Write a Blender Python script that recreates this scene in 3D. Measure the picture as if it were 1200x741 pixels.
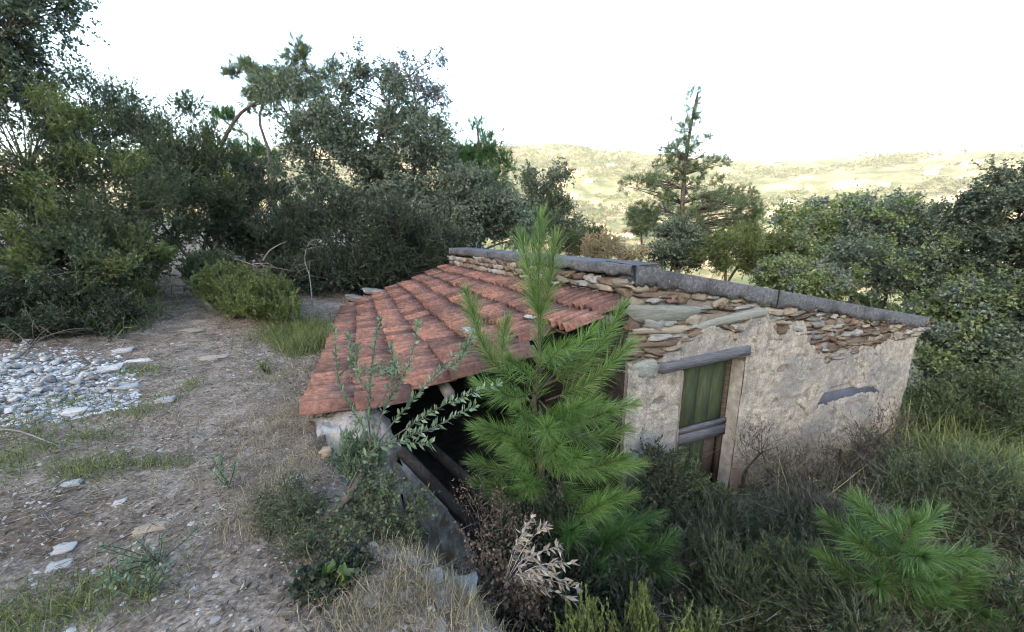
import bpy, math, random
import numpy as np
from mathutils import Vector, Matrix

for o in list(bpy.data.objects):
    bpy.data.objects.remove(o)
scene = bpy.context.scene
R = math.radians

# ------------------------------------------------------------------ camera, sky, sun, exposure
CAM = np.array([0.0, 0.0, 1.6]); PITCH = R(12.9); FPX = 480.0
cam_d = bpy.data.cameras.new('camera'); cam = bpy.data.objects.new('camera', cam_d)
scene.collection.objects.link(cam); scene.camera = cam
cam.location = CAM; cam.rotation_euler = (R(90) - PITCH, 0, 0)
cam_d.sensor_width = 36.0; cam_d.lens = FPX / 1200 * 36.0; cam_d.clip_start = 0.05; cam_d.clip_end = 20000

SUN_EL = R(12.0); SUN_TRAVEL = (0.40, 0.9165)           # horizontal direction the light travels
world = bpy.data.worlds.new('World'); scene.world = world; world.use_nodes = True
wn = world.node_tree.nodes; wl = world.node_tree.links
for n in list(wn): wn.remove(n)
sky = wn.new('ShaderNodeTexSky'); sky.sky_type = 'NISHITA'; sky.sun_disc = False
sky.sun_elevation = SUN_EL; sky.sun_rotation = math.atan2(-SUN_TRAVEL[0], -SUN_TRAVEL[1]) % (2 * math.pi)
sky.altitude = 200; sky.air_density = 1.0; sky.dust_density = 3.2; sky.ozone_density = 1.0
bg = wn.new('ShaderNodeBackground'); bg.inputs['Strength'].default_value = 0.15
wo = wn.new('ShaderNodeOutputWorld')
wl.new(sky.outputs[0], bg.inputs[0]); wl.new(bg.outputs[0], wo.inputs[0])
sun_d = bpy.data.lights.new('sun', 'SUN'); sun_d.energy = 2.1; sun_d.angle = R(0.5); sun_d.color = (1.0, 0.87, 0.68)
sun = bpy.data.objects.new('sun', sun_d); scene.collection.objects.link(sun); sun.location = (0, 0, 60)
sun.rotation_euler = Vector((SUN_TRAVEL[0] * math.cos(SUN_EL), SUN_TRAVEL[1] * math.cos(SUN_EL), -math.sin(SUN_EL))).to_track_quat('-Z', 'Y').to_euler()
vs = scene.view_settings
vs.view_transform = 'Standard'; vs.look = 'None'; vs.gamma = 1.0; vs.use_curve_mapping = False
vs.exposure = 3.22
scene.cycles.use_denoising = True; scene.cycles.filter_width = 1.1
scene.cycles.max_bounces = 6; scene.cycles.diffuse_bounces = 3; scene.cycles.transmission_bounces = 4
scene.cycles.volume_bounces = 0; scene.cycles.transparent_max_bounces = 4; scene.cycles.caustics_reflective = False

# ------------------------------------------------------------------ helpers
COL = scene.collection
rng = np.random.default_rng(11)
FW = np.array([0, math.cos(PITCH), -math.sin(PITCH)]); UP = np.array([0, math.sin(PITCH), math.cos(PITCH)]); RT = np.array([1.0, 0, 0])

def ray(u, v):
    return RT * ((u - 600) / FPX) + FW + UP * ((370.5 - v) / FPX)
def at(u, v, d):
    return CAM + ray(u, v) * d

def _hash(ix, iy, iz, seed):
    h = (ix.astype(np.int64) * 374761393 + iy.astype(np.int64) * 668265263 + iz.astype(np.int64) * 2147483647 + seed * 1274126177) & 0xFFFFFFFF
    h = ((h ^ (h >> 13)) * 1274126177) & 0xFFFFFFFF
    h = ((h ^ (h >> 16)) * 2246822519) & 0xFFFFFFFF
    return ((h ^ (h >> 15)) & 0xFFFFFF) / float(0xFFFFFF)
def vnoise(x, y, z=0.0, seed=0):
    x, y, z = np.broadcast_arrays(np.asarray(x, float), np.asarray(y, float), np.asarray(z, float))
    xi, yi, zi = np.floor(x), np.floor(y), np.floor(z)
    fx, fy, fz = x - xi, y - yi, z - zi
    fx = fx * fx * (3 - 2 * fx); fy = fy * fy * (3 - 2 * fy); fz = fz * fz * (3 - 2 * fz)
    xi = xi.astype(np.int64); yi = yi.astype(np.int64); zi = zi.astype(np.int64)
    r = 0
    for dx in (0, 1):
        for dy in (0, 1):
            for dz in (0, 1):
                w = (fx if dx else 1 - fx) * (fy if dy else 1 - fy) * (fz if dz else 1 - fz)
                r = r + w * _hash(xi + dx, yi + dy, zi + dz, seed)
    return r * 2 - 1
def fbm(x, y, z=0.0, oct=4, seed=0, gain=.5):
    a, s, t = 1.0, 0.0, 0.0
    for i in range(oct):
        s = s + a * vnoise(np.asarray(x) * 2 ** i, np.asarray(y) * 2 ** i, np.asarray(z) * 2 ** i, seed + i * 17); t += a; a *= gain
    return s / t
def sstep(a, b, x):
    t = np.clip((np.asarray(x, float) - a) / (b - a), 0, 1); return t * t * (3 - 2 * t)
def unit(v):
    v = np.asarray(v, float); return v / np.maximum(np.linalg.norm(v, axis=-1, keepdims=True), 1e-9)

def mesh_np(name, V, faces, smooth=False):
    """faces: list of int arrays (n,k)"""
    me = bpy.data.meshes.new(name)
    V = np.asarray(V, np.float32).reshape(-1, 3)
    faces = [np.asarray(f, np.int32) for f in faces if len(f)]
    loops = np.concatenate([f.ravel() for f in faces]) if faces else np.zeros(0, np.int32)
    totals = np.concatenate([np.full(len(f), f.shape[1], np.int32) for f in faces]) if faces else np.zeros(0, np.int32)
    starts = np.concatenate([[0], np.cumsum(totals)[:-1]]).astype(np.int32) if len(totals) else totals
    me.vertices.add(len(V)); me.vertices.foreach_set('co', V.ravel())
    me.loops.add(len(loops)); me.loops.foreach_set('vertex_index', loops)
    me.polygons.add(len(totals)); me.polygons.foreach_set('loop_start', starts)
    me.update(calc_edges=True)
    if smooth: me.polygons.foreach_set('use_smooth', np.ones(len(totals), bool))
    return me

class Soup:
    """collects vertices and faces of one mesh"""
    def __init__(self): self.V = []; self.F = {}; self.n = 0
    def add(self, V, *faces):
        V = np.asarray(V, float).reshape(-1, 3)
        for f in faces:
            f = np.asarray(f, int)
            if len(f): self.F.setdefault(f.shape[1], []).append(f + self.n)
        self.V.append(V); self.n += len(V)
    def mesh(self, name, smooth=False):
        return mesh_np(name, np.concatenate(self.V) if self.V else np.zeros((0, 3)), [np.concatenate(f) for f in self.F.values()], smooth)
    def box(self, c, size, rot=None, jit=0.0, r=None):
        s = np.array(size) / 2
        V = np.array([[x, y, z] for x in (-1, 1) for y in (-1, 1) for z in (-1, 1)], float) * s
        if jit: V += (r or rng).normal(0, jit, V.shape) if False else rng.normal(0, jit, V.shape)
        if rot is not None: V = V @ np.asarray(rot).T
        self.add(V + np.asarray(c), [[0, 1, 3, 2], [4, 6, 7, 5], [0, 4, 5, 1], [2, 3, 7, 6], [0, 2, 6, 4], [1, 5, 7, 3]])
    def tube(self, pts, rad, sides=6, cap=True):
        V, F = tube_np(pts, rad, sides); self.add(V, F)
        if cap:
            k = self.n - len(V)
            self.F.setdefault(sides, []).append(np.array([[k + i for i in range(sides)][::-1]]))
            self.F.setdefault(sides, []).append(np.array([[k + len(V) - sides + i for i in range(sides)]]))

def tube_np(pts, rad, sides):
    P = np.asarray(pts, float); n = len(P)
    rad = np.broadcast_to(np.asarray(rad, float), (n,)) if np.ndim(rad) else np.full(n, rad)
    T = unit(np.gradient(P, axis=0))
    ref = np.array([0.31, 0.17, 0.93]) if abs(T[0] @ np.array([0.31, 0.17, 0.93])) < .95 else np.array([1.0, .1, 0])
    A = unit(np.cross(T, ref)); B = np.cross(T, A)
    ang = np.arange(sides) * 2 * math.pi / sides
    V = P[:, None, :] + rad[:, None, None] * (np.cos(ang)[None, :, None] * A[:, None, :] + np.sin(ang)[None, :, None] * B[:, None, :])
    i = np.arange(n - 1)[:, None] * sides; j = np.arange(sides)[None, :]; j2 = (j + 1) % sides
    F = np.stack([i + j, i + j2, i + sides + j2, i + sides + j], -1).reshape(-1, 4)
    return V.reshape(-1, 3), F

def sticks(soup, A, B, r0, r1):
    """many straight 3-sided twigs from A to B"""
    A = np.asarray(A); B = np.asarray(B); n = len(A)
    if n == 0: return
    T = unit(B - A); S = unit(np.cross(T, rng.normal(size=(n, 3)))); Q = np.cross(T, S)
    r0 = np.broadcast_to(r0, (n,))[:, None]; r1 = np.broadcast_to(r1, (n,))[:, None]
    ring = []
    for base, r in ((A, r0), (B, r1)):
        for k in range(3):
            an = k * 2 * math.pi / 3; ring.append(base + r * (math.cos(an) * S + math.sin(an) * Q))
    V = np.stack(ring, 1).reshape(-1, 3); b = np.arange(n)[:, None] * 6
    F = np.concatenate([b + np.array([[k, (k + 1) % 3, 3 + (k + 1) % 3, 3 + k]]) for k in range(3)])
    soup.add(V, F)

def leaves(soup, P, D, L, W, fold=.25, droop=.0, mid=.45):
    """folded leaf: one quad each"""
    n = len(P)
    if n == 0: return
    D = unit(D); S = unit(np.cross(D, rng.normal(size=(n, 3)))); U = np.cross(S, D)
    L = np.broadcast_to(L, (n,))[:, None]; W = np.broadcast_to(W, (n,))[:, None]
    tip = P + D * L; tip[:, 2] -= droop * L[:, 0]
    m = P + D * L * mid
    V = np.stack([P, m + S * W / 2 + U * W * fold, tip, m - S * W / 2 + U * W * fold], 1).reshape(-1, 3)
    soup.add(V, np.arange(n * 4).reshape(n, 4))
def tri_leaves(soup, P, D, L, W):
    """far foliage: one triangle per leaf"""
    n = len(P); D = unit(D); S = unit(np.cross(D, rng.normal(size=(n, 3))))
    L = np.broadcast_to(L, (n,))[:, None]; W = np.broadcast_to(W, (n,))[:, None]
    k = rng.uniform(.25, .6, (n, 1))
    V = np.stack([P, P + D * L * k + S * W, P + D * L], 1).reshape(-1, 3)
    soup.add(V, np.arange(n * 3).reshape(n, 3))
def blades(soup, P, D, L, W, bend=.3):
    """narrow bent needle / grass blade: quad + triangle"""
    n = len(P)
    if n == 0: return
    D = unit(D); S = unit(np.cross(D, rng.normal(size=(n, 3))))
    L = np.broadcast_to(L, (n,))[:, None]; W = np.broadcast_to(W, (n,))[:, None]
    m = P + D * L * .55
    g = np.zeros((n, 3)); g[:, 2] = -1
    bend = np.broadcast_to(bend, (n,))[:, None]
    tip = m + unit(D + g * bend) * L * .45
    V = np.stack([P - S * W / 2, P + S * W / 2, m + S * W * .42, m - S * W * .42, tip], 1).reshape(-1, 3)
    b = np.arange(n)[:, None] * 5
    soup.add(V, b + np.array([[0, 1, 2, 3]]), b + np.array([[3, 2, 4]]))

def tag(o, label=None, cat=None, group=None, kind=None):
    if label: o['label'] = label
    if cat: o['category'] = cat
    if group: o['group'] = group
    if kind: o['kind'] = kind
    return o
def obj(name, me, mat=None, parent=None, loc=None):
    o = bpy.data.objects.new(name, me); COL.objects.link(o)
    if mat is not None and me is not None and not me.materials: me.materials.append(mat)
    if loc is not None: o.location = loc
    if parent is not None: o.parent = parent
    return o
def empty(name, loc, label, cat, group=None):
    o = bpy.data.objects.new(name, None); COL.objects.link(o); o.location = loc; o.empty_display_size = .2
    return tag(o, label, cat, group)
def part(name, soup, mat, root, smooth=False, world=True):
    """mesh given in world coordinates, parented to an unrotated root"""
    me = soup.mesh(name, smooth) if isinstance(soup, Soup) else soup
    if world and root is not None:
        off = Vector(root.location)
        if root.parent: off = off + Vector(root.parent.location)
        me.transform(Matrix.Translation(-off))
    return obj(name, me, mat, root)

# ------------------------------------------------------------------ materials
def new_mat(name):
    m = bpy.data.materials.new(name); m.use_nodes = True
    nt = m.node_tree
    for n in list(nt.nodes): nt.nodes.remove(n)
    out = nt.nodes.new('ShaderNodeOutputMaterial')
    return m, nt, out
def nd(nt, t, **kw):
    n = nt.nodes.new(t)
    for k, v in kw.items():
        if k.startswith('i_'): n.inputs[k[2:].replace('_', ' ')].default_value = v
        else: setattr(n, k, v)
    return n
def c4(c): return (c[0], c[1], c[2], 1)
def ramp(nt, stops, src, interp='LINEAR'):
    r = nd(nt, 'ShaderNodeValToRGB'); el = r.color_ramp.elements; r.color_ramp.interpolation = interp
    while len(el) < len(stops): el.new(.5)
    for e, (p, c) in zip(el, stops): e.position = p; e.color = c4(c) if not np.isscalar(c) else (c, c, c, 1)
    nt.links.new(src, r.inputs[0]); return r.outputs[0]
def mixc(nt, a, b, fac, mode='MIX'):
    m = nd(nt, 'ShaderNodeMix', data_type='RGBA', blend_type=mode)
    for sock, val in ((m.inputs[6], a), (m.inputs[7], b)):
        if isinstance(val, (tuple, list)): sock.default_value = c4(val)
        else: nt.links.new(val, sock)
    if np.isscalar(fac): m.inputs[0].default_value = fac
    else: nt.links.new(fac, m.inputs[0])
    return m.outputs[2]
def noise(nt, co, scale, detail=5, rough=.6, dist=0.0):
    n = nd(nt, 'ShaderNodeTexNoise'); n.inputs['Scale'].default_value = scale; n.inputs['Detail'].default_value = detail
    n.inputs['Roughness'].default_value = rough; n.inputs['Distortion'].default_value = dist
    nt.links.new(co, n.inputs['Vector']); return n.outputs['Fac']
def coords(nt, kind='Object', stretch=None):
    if kind == 'Position': s = nd(nt, 'ShaderNodeNewGeometry').outputs['Position']
    else: s = nd(nt, 'ShaderNodeTexCoord').outputs[kind]
    if stretch:
        mp = nd(nt, 'ShaderNodeMapping'); mp.inputs['Scale'].default_value = stretch; nt.links.new(s, mp.inputs[0]); s = mp.outputs[0]
    return s
def finish(nt, out, col, rough=.9, bump=None, bstr=.4, bdist=.01, spec=.25):
    p = nd(nt, 'ShaderNodeBsdfPrincipled')
    if isinstance(col, (tuple, list)): p.inputs['Base Color'].default_value = c4(col)
    else: nt.links.new(col, p.inputs['Base Color'])
    if np.isscalar(rough): p.inputs['Roughness'].default_value = rough
    else: nt.links.new(rough, p.inputs['Roughness'])
    p.inputs['Specular IOR Level'].default_value = spec
    if bump is not None:
        b = nd(nt, 'ShaderNodeBump'); b.inputs['Strength'].default_value = bstr; b.inputs['Distance'].default_value = bdist
        nt.links.new(bump, b.inputs['Height']); nt.links.new(b.outputs[0], p.inputs['Normal'])
    nt.links.new(p.outputs[0], out.inputs[0]); return p

def leaf_mat(name, cols, trans=.3, rough=.5, patch=.9, spec=.3):
    """per-leaf variation by island, slow hue drift through the crown"""
    m, nt, out = new_mat(name)
    isl = nd(nt, 'ShaderNodeNewGeometry').outputs['Random Per Island']
    col = ramp(nt, [(i / max(1, len(cols) - 1), c) for i, c in enumerate(cols)], isl)
    n = noise(nt, coords(nt, 'Position'), patch, 3)
    k = ramp(nt, [(.3, .75), (.7, 1.25)], n)
    col = mixc(nt, col, k, 1.0, 'MULTIPLY')
    p = nd(nt, 'ShaderNodeBsdfPrincipled'); p.inputs['Roughness'].default_value = rough; p.inputs['Specular IOR Level'].default_value = spec
    nt.links.new(col, p.inputs['Base Color'])
    t = nd(nt, 'ShaderNodeBsdfTranslucent'); nt.links.new(mixc(nt, col, (1.15, 1.2, .7), 1.0, 'MULTIPLY'), t.inputs[0])
    mx = nd(nt, 'ShaderNodeMixShader'); mx.inputs[0].default_value = trans
    nt.links.new(p.outputs[0], mx.inputs[1]); nt.links.new(t.outputs[0], mx.inputs[2]); nt.links.new(mx.outputs[0], out.inputs[0])
    return m
def rough_mat(name, stops, scale=6, detail=8, rough=.9, bscale=40, bstr=.5, bdist=.01, stretch=None, rand=.0, kind='Object', spec=.2, spots=None):
    """noise-ramp colour with fine relief; rand brightens / darkens whole objects at random; spots=(colour, scale, threshold)"""
    m, nt, out = new_mat(name)
    co = coords(nt, kind, stretch)
    col = ramp(nt, stops, noise(nt, co, scale, detail, .65))
    if spots:
        sc_, thr = spots[1], spots[2]
        col = mixc(nt, col, spots[0], ramp(nt, [(thr, 0.0), (thr + .08, 1.0)], noise(nt, co, sc_, 4, .6)))
    if rand:
        oi = nd(nt, 'ShaderNodeObjectInfo').outputs['Random']
        col = mixc(nt, col, ramp(nt, [(0, 1 - rand), (1, 1 + rand)], oi), 1.0, 'MULTIPLY')
    finish(nt, out, col, rough, noise(nt, co, bscale, 6, .7), bstr, bdist, spec); return m

M = {}
M['bark'] = rough_mat('bark', [(.3, (.035, .03, .026)), (.6, (.09, .078, .068)), (.8, (.16, .145, .13))], 9, stretch=(1, 1, .3), bscale=30, bstr=.9, bdist=.02)
M['pine_bark'] = rough_mat('pine_bark', [(.3, (.04, .03, .025)), (.6, (.11, .075, .058)), (.8, (.17, .13, .11))], 10, stretch=(1, 1, .35), bscale=25, bstr=.9, bdist=.02)
M['twig'] = rough_mat('twig', [(.3, (.05, .042, .036)), (.7, (.12, .1, .085))], 14)
M['dead_wood'] = rough_mat('dead_wood', [(.3, (.16, .15, .14)), (.7, (.34, .325, .31))], 12, stretch=(1, 1, .3))
M['twig_pale'] = rough_mat('pale_twig', [(.3, (.1, .09, .08)), (.7, (.2, .185, .165))], 14)
M['young_stem'] = rough_mat('young_stem', [(.3, (.04, .037, .022)), (.7, (.09, .075, .05))], 20)
M['oak'] = leaf_mat('oak_leaf', [(.05, .07, .048), (.085, .112, .076), (.13, .16, .118)], .28, .5, .8, .35)
M['oak_dark'] = leaf_mat('oak_dark_leaf', [(.042, .06, .038), (.072, .095, .058), (.11, .13, .092)], .25, .5, .8, .35)
M['oak_purple'] = leaf_mat('oak_purplish_leaf', [(.06, .06, .06), (.1, .1, .1), (.15, .15, .155)], .25, .4, .8, .55)
M['oak_pale'] = leaf_mat('oak_pale_leaf', [(.08, .1, .075), (.125, .152, .115), (.19, .215, .17)], .3, .5, .8, .4)
M['oak_bright'] = leaf_mat('oak_bright_leaf', [(.08, .11, .042), (.125, .165, .06), (.185, .215, .1)], .32, .42, .5, .45)
M['heath'] = leaf_mat('heath_leaf', [(.034, .05, .026), (.058, .08, .038), (.092, .112, .056)], .22, .6, .7)
M['heath_light'] = leaf_mat('heath_light_leaf', [(.06, .082, .026), (.095, .12, .04), (.14, .16, .065)], .28, .6, .9)
M['heath_dark'] = leaf_mat('heath_dark_leaf', [(.02, .03, .02), (.034, .046, .029), (.06, .068, .043)], .2, .6, .9)
M['pine_far'] = leaf_mat('pine_needle_far', [(.06, .09, .045), (.1, .13, .065), (.15, .175, .1)], .28, .5, .6)
M['pine_young'] = leaf_mat('pine_needle_young', [(.055, .115, .028), (.1, .18, .046), (.18, .255, .09)], .3, .4, 2.2, .4)
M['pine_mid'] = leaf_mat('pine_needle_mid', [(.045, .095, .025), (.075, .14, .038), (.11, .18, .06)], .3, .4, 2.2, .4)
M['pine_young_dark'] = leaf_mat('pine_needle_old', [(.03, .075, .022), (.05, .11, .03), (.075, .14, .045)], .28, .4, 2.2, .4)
M['olive'] = leaf_mat('sapling_leaf', [(.08, .13, .075), (.115, .17, .105), (.17, .22, .15)], .22, .45, 3)
M['grass_green'] = leaf_mat('grass_green', [(.06, .085, .025), (.1, .125, .04), (.18, .18, .085)], .3, .6, 1.5)
M['grass_tall'] = leaf_mat('grass_tall', [(.09, .12, .045), (.15, .18, .07), (.23, .25, .12)], .3, .6, 1.5)
M['grass_dry'] = leaf_mat('grass_dry', [(.14, .115, .07), (.24, .2, .13), (.34, .3, .21)], .25, .7, 1.5)
M['bracken'] = leaf_mat('dry_reddish_leaf', [(.05, .034, .024), (.085, .06, .042), (.13, .1, .072)], .2, .7, 2)
M['dead_leaf'] = leaf_mat('dead_leaf', [(.13, .11, .09), (.22, .195, .165), (.34, .305, .265)], .2, .7, 4)
M['broom_dry'] = leaf_mat('broom_dry', [(.035, .032, .027), (.062, .055, .046), (.12, .108, .088)], .15, .7, 1.5)
M['ivy'] = leaf_mat('broad_leaf', [(.045, .075, .025), (.07, .11, .032), (.11, .15, .045)], .3, .45, 3)
# ground: dry trodden earth near, scrub-covered soil farther off
def ground_mat():
    m, nt, out = new_mat('ground')
    co = coords(nt, 'Position')
    big = noise(nt, co, .9, 4); mid = noise(nt, co, 5, 8, .7); fine = noise(nt, co, 45, 6, .75)
    col = ramp(nt, [(.32, (.082, .062, .049)), (.5, (.17, .138, .112)), (.66, (.27, .23, .192))], mid)
    col = mixc(nt, col, (.1, .075, .055), ramp(nt, [(.5, 0), (.66, .8)], big))
    col = mixc(nt, col, ramp(nt, [(.35, .4), (.5, .95), (.66, 1.8)], fine), .9, 'MULTIPLY')
    vor = nd(nt, 'ShaderNodeTexVoronoi'); vor.inputs['Scale'].default_value = 22; nt.links.new(co, vor.inputs['Vector'])
    peb = ramp(nt, [(.1, 1), (.24, 0)], vor.outputs['Distance'])
    sel = ramp(nt, [(.72, 0), (.78, 1)], nd_sep(nt, vor.outputs['Color']))
    pm = mixc(nt, peb, sel, 1.0, 'MULTIPLY')
    col = mixc(nt, col, (.34, .32, .295), pm)
    # far away the sheet carries terraces, scrub and bare soil
    dist = nd(nt, 'ShaderNodeVectorMath', operation='LENGTH'); nt.links.new(co, dist.inputs[0])
    fn = noise(nt, co, .012, 8, .65); fn2 = noise(nt, co, .05, 6, .7)
    far = ramp(nt, [(.36, (.04, .055, .02)), (.48, (.085, .095, .038)), (.57, (.2, .155, .09)), (.68, (.36, .26, .175))], fn)
    far = mixc(nt, far, ramp(nt, [(.35, .6), (.65, 1.4)], fn2), 1.0, 'MULTIPLY')
    mr = nd(nt, 'ShaderNodeMapRange'); mr.inputs[1].default_value = 25; mr.inputs[2].default_value = 120
    nt.links.new(dist.outputs['Value'], mr.inputs[0])
    col = mixc(nt, col, far, mr.outputs[0])
    h = nd(nt, 'ShaderNodeMath', operation='MULTIPLY_ADD'); nt.links.new(mid, h.inputs[0]); h.inputs[1].default_value = .8; nt.links.new(fine, h.inputs[2])
    h2 = nd(nt, 'ShaderNodeMath', operation='MULTIPLY_ADD'); nt.links.new(pm, h2.inputs[0]); h2.inputs[1].default_value = .6; nt.links.new(h.outputs[0], h2.inputs[2])
    finish(nt, out, col, .95, h2.outputs[0], .8, .025, .15); return m
def nd_sep(nt, src):
    s = nd(nt, 'ShaderNodeSeparateColor'); nt.links.new(src, s.inputs[0]); return s.outputs[0]
M['ground'] = ground_mat()

# ------------------------------------------------------------------ terrain
EDGE_Y = [-8, -1, .3, 1.2, 1.9, 2.75, 7.8, 10, 14, 30, 60]; EDGE_X = [2.2, 1.0, .55, .0, -.72, -1.44, -3.15, -3.4, -3.0, 2, 6]
RIDGE_U = [-400, 0, 300, 590, 650, 760, 850, 930, 1000, 1100, 1200, 1600]; RIDGE_V = [176, 176, 172, 169, 167, 178, 187, 187, 181, 178, 174, 150]
_ra, _re = [], []
for _u, _v in zip(RIDGE_U, RIDGE_V):
    _r = ray(_u, _v); _ra.append(math.atan2(_r[0], _r[1])); _re.append(_r[2] / math.hypot(_r[0], _r[1]))
def height(x, y):
    x = np.asarray(x, float); y = np.asarray(y, float)
    xe = np.interp(y, EDGE_Y, EDGE_X)
    slant = np.interp(y, [0, 1, 2, 2.6, 3.2], [.85, .72, .7, .75, .95])
    d = (x - xe) * slant + .12 * fbm(x * 1.3, y * 1.3, 0, 3, 5)
    w = np.interp(y, [-2, 1.9, 2.6, 9, 13, 30], [1.8, 1.25, .22, .22, 5, 14])
    zl = .055 * np.maximum(0, -x - 2.2) + .045 * np.maximum(0, y - 4.5) * sstep(-1.5, -4, x - .0) - .10 * sstep(3, 7, y) * np.exp(-((x - xe) / 1.2) ** 2)
    zl = zl + .05 * fbm(x * .8, y * .8, 0, 4, 3) - .05 * np.exp(-(((x + 4.6) * .8 + (y - 6) * .35) / .9) ** 2)
    zr = -2.08 - .085 * np.maximum(0, x - 2.6) + .06 * fbm(x, y, 0, 3, 9) - .02 * np.maximum(0, x - 9)
    t = sstep(0, 1, d / w)
    z = zl * (1 - t) + zr * t
    z = z + .02 * fbm(x * 5, y * 5, 0, 3, 21) * (np.hypot(x, y) < 30)
    # the slope falls away to the valley behind the hut
    r = np.hypot(x, y)
    dn = np.maximum(0, y - 9)
    z = z - .06 * np.minimum(dn, 12) * t - .10 * np.clip(y - 21, 0, 30) - .27 * np.clip(y - 51, 0, 330)
    # far side of the valley
    az = np.arctan2(x, np.maximum(y, 1e-3)); el = np.interp(az, _ra, _re)
    ridge = 1750 + 250 * fbm(az * 3, 1.7, 0, 3, 31)
    q = np.clip((r - 430) / (ridge - 430), 0, 1)
    top = ridge * el + 1.6
    prof = -108 + (top + 108) * (.72 * q + .28 * q ** 2.4)
    spur = 34 * fbm(x / 310, y / 310, 0, 5, 41) * q * (1 - q) * 4
    spur2 = -30 * np.exp(-((az - .2) / .12) ** 2) * np.sin(q * math.pi)
    back = np.maximum(0, r - ridge) * .12
    farz = prof + spur * .9 + spur2 - back
    k = sstep(330, 560, r) * (y > 0) * sstep(0, 60, y)
    z = z * (1 - k) + farz * k
    # the mountainside behind the photographer, which keeps this slope in shade
    g = -(x * SUN_TRAVEL[0] + y * SUN_TRAVEL[1])
    z = z + .33 * np.clip(g - 5, 0, 200) * sstep(4, 12, g) + 3 * fbm(x / 25, y / 25, 0, 3, 51) * sstep(10, 40, g)
    return z
def axis(fine0, fine1, step, reach0, reach1, growth=1.09):
    a = list(np.arange(fine0, fine1, step)); s = step
    while a[-1] < reach1: s *= growth; a.append(a[-1] + min(s, 70))
    b = [fine0]; s = step
    while b[-1] > reach0: s *= growth; b.append(b[-1] - min(s, 70))
    return np.array(b[1:][::-1] + a)
gx = axis(-6.0, 2.5, .07, -3200, 3200); gy = axis(.7, 8.5, .07, -500, 3400)
GX, GY = np.meshgrid(gx, gy); GZ = height(GX, GY)
ny, nx = GX.shape
ii = (np.arange(ny - 1)[:, None] * nx + np.arange(nx - 1)[None, :]).ravel()
ground = obj('ground', mesh_np('ground', np.stack([GX, GY, GZ], -1).reshape(-1, 3), [np.stack([ii, ii + 1, ii + nx + 1, ii + nx], -1)], True), M['ground'])
tag(ground, kind='structure')
def gz(x, y): return float(height(np.array([x]), np.array([y]))[0])
def on_ground(u, v, far=60.0):
    d = ray(u, v); ts = np.concatenate([np.arange(.8, 30, .02), np.geomspace(30, far, 400)]) if far <= 60 else np.geomspace(1, far, 4000)
    P = CAM + ts[:, None] * d; hz = height(P[:, 0], P[:, 1]); k = np.argmax(P[:, 2] < hz)
    return P[k] if P[k, 2] < hz[k] else P[-1]

# ------------------------------------------------------------------ the hut
C0 = np.array([1.32, 4.45]); WD = np.array([.935, .355]); WD /= np.linalg.norm(WD); WN = np.array([WD[1], -WD[0]])   # front wall: corner, direction, outward normal
WL = 5.61
SD = np.array([-.5, .866]); SN = np.array([-SD[1], SD[0]]); SN = -SN if SN[0] > 0 else SN; SL = 5.23                  # side wall beside the tiles, its outward normal looks down-left
def wp(s, z, o=0.0):
    s = np.asarray(s, float); z = np.asarray(z, float); o = np.asarray(o, float)
    s, z, o = np.broadcast_arrays(s, z, o)
    return np.stack([C0[0] + WD[0] * s + WN[0] * o, C0[1] + WD[1] * s + WN[1] * o, z], -1)
def sp(s, z, o=0.0):
    s, z, o = np.broadcast_arrays(np.asarray(s, float), np.asarray(z, float), np.asarray(o, float))
    return np.stack([C0[0] + SD[0] * s + SN[0] * o, C0[1] + SD[1] * s + SN[1] * o, z], -1)
def wall_hit(u, v, o=0.0):
    d = ray(u, v); c = C0 + WN * o
    t = ((c[0] - CAM[0]) * WN[0] + (c[1] - CAM[1]) * WN[1]) / (d[0] * WN[0] + d[1] * WN[1])
    p = CAM + d * t; return float((p[:2] - c) @ WD), float(p[2])
def cap_z(s): return 1.15 - (1.15 - .136) * np.asarray(s) / WL
def side_cap_z(s): return 1.146 - .086 * np.asarray(s) / SL
FLOOR = -2.08

M['mortar'] = rough_mat('mortar', [(.3, (.09, .08, .07)), (.7, (.2, .18, .16))], 12, bscale=60, bstr=.8, bdist=.02)
M['inner_shade'] = rough_mat('painted_inner_shade', [(.3, (.016, .014, .013)), (.7, (.05, .042, .036))], 6, bscale=14, bstr=1.0, bdist=.05)  # near-black colour standing in for the shade inside the shed
def concrete_mat():
    m, nt, out = new_mat('concrete_coping'); co = coords(nt, 'Position')
    a = noise(nt, co, 3, 6, .65); b = noise(nt, co, 22, 8, .75); c = noise(nt, co, 90, 4, .7)
    col = ramp(nt, [(.3, (.055, .056, .062)), (.5, (.105, .107, .116)), (.7, (.17, .17, .175))], b)
    col = mixc(nt, col, (.05, .05, .055), ramp(nt, [(.5, 0), (.62, .7)], a))
    col = mixc(nt, col, (.27, .265, .25), ramp(nt, [(.62, 0), (.68, .8)], noise(nt, co, 34, 4, .6)))
    col = mixc(nt, col, ramp(nt, [(.3, .6), (.7, 1.4)], c), .8, 'MULTIPLY')
    finish(nt, out, col, .95, b, 1.0, .03, .12); return m
M['concrete'] = concrete_mat()
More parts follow.
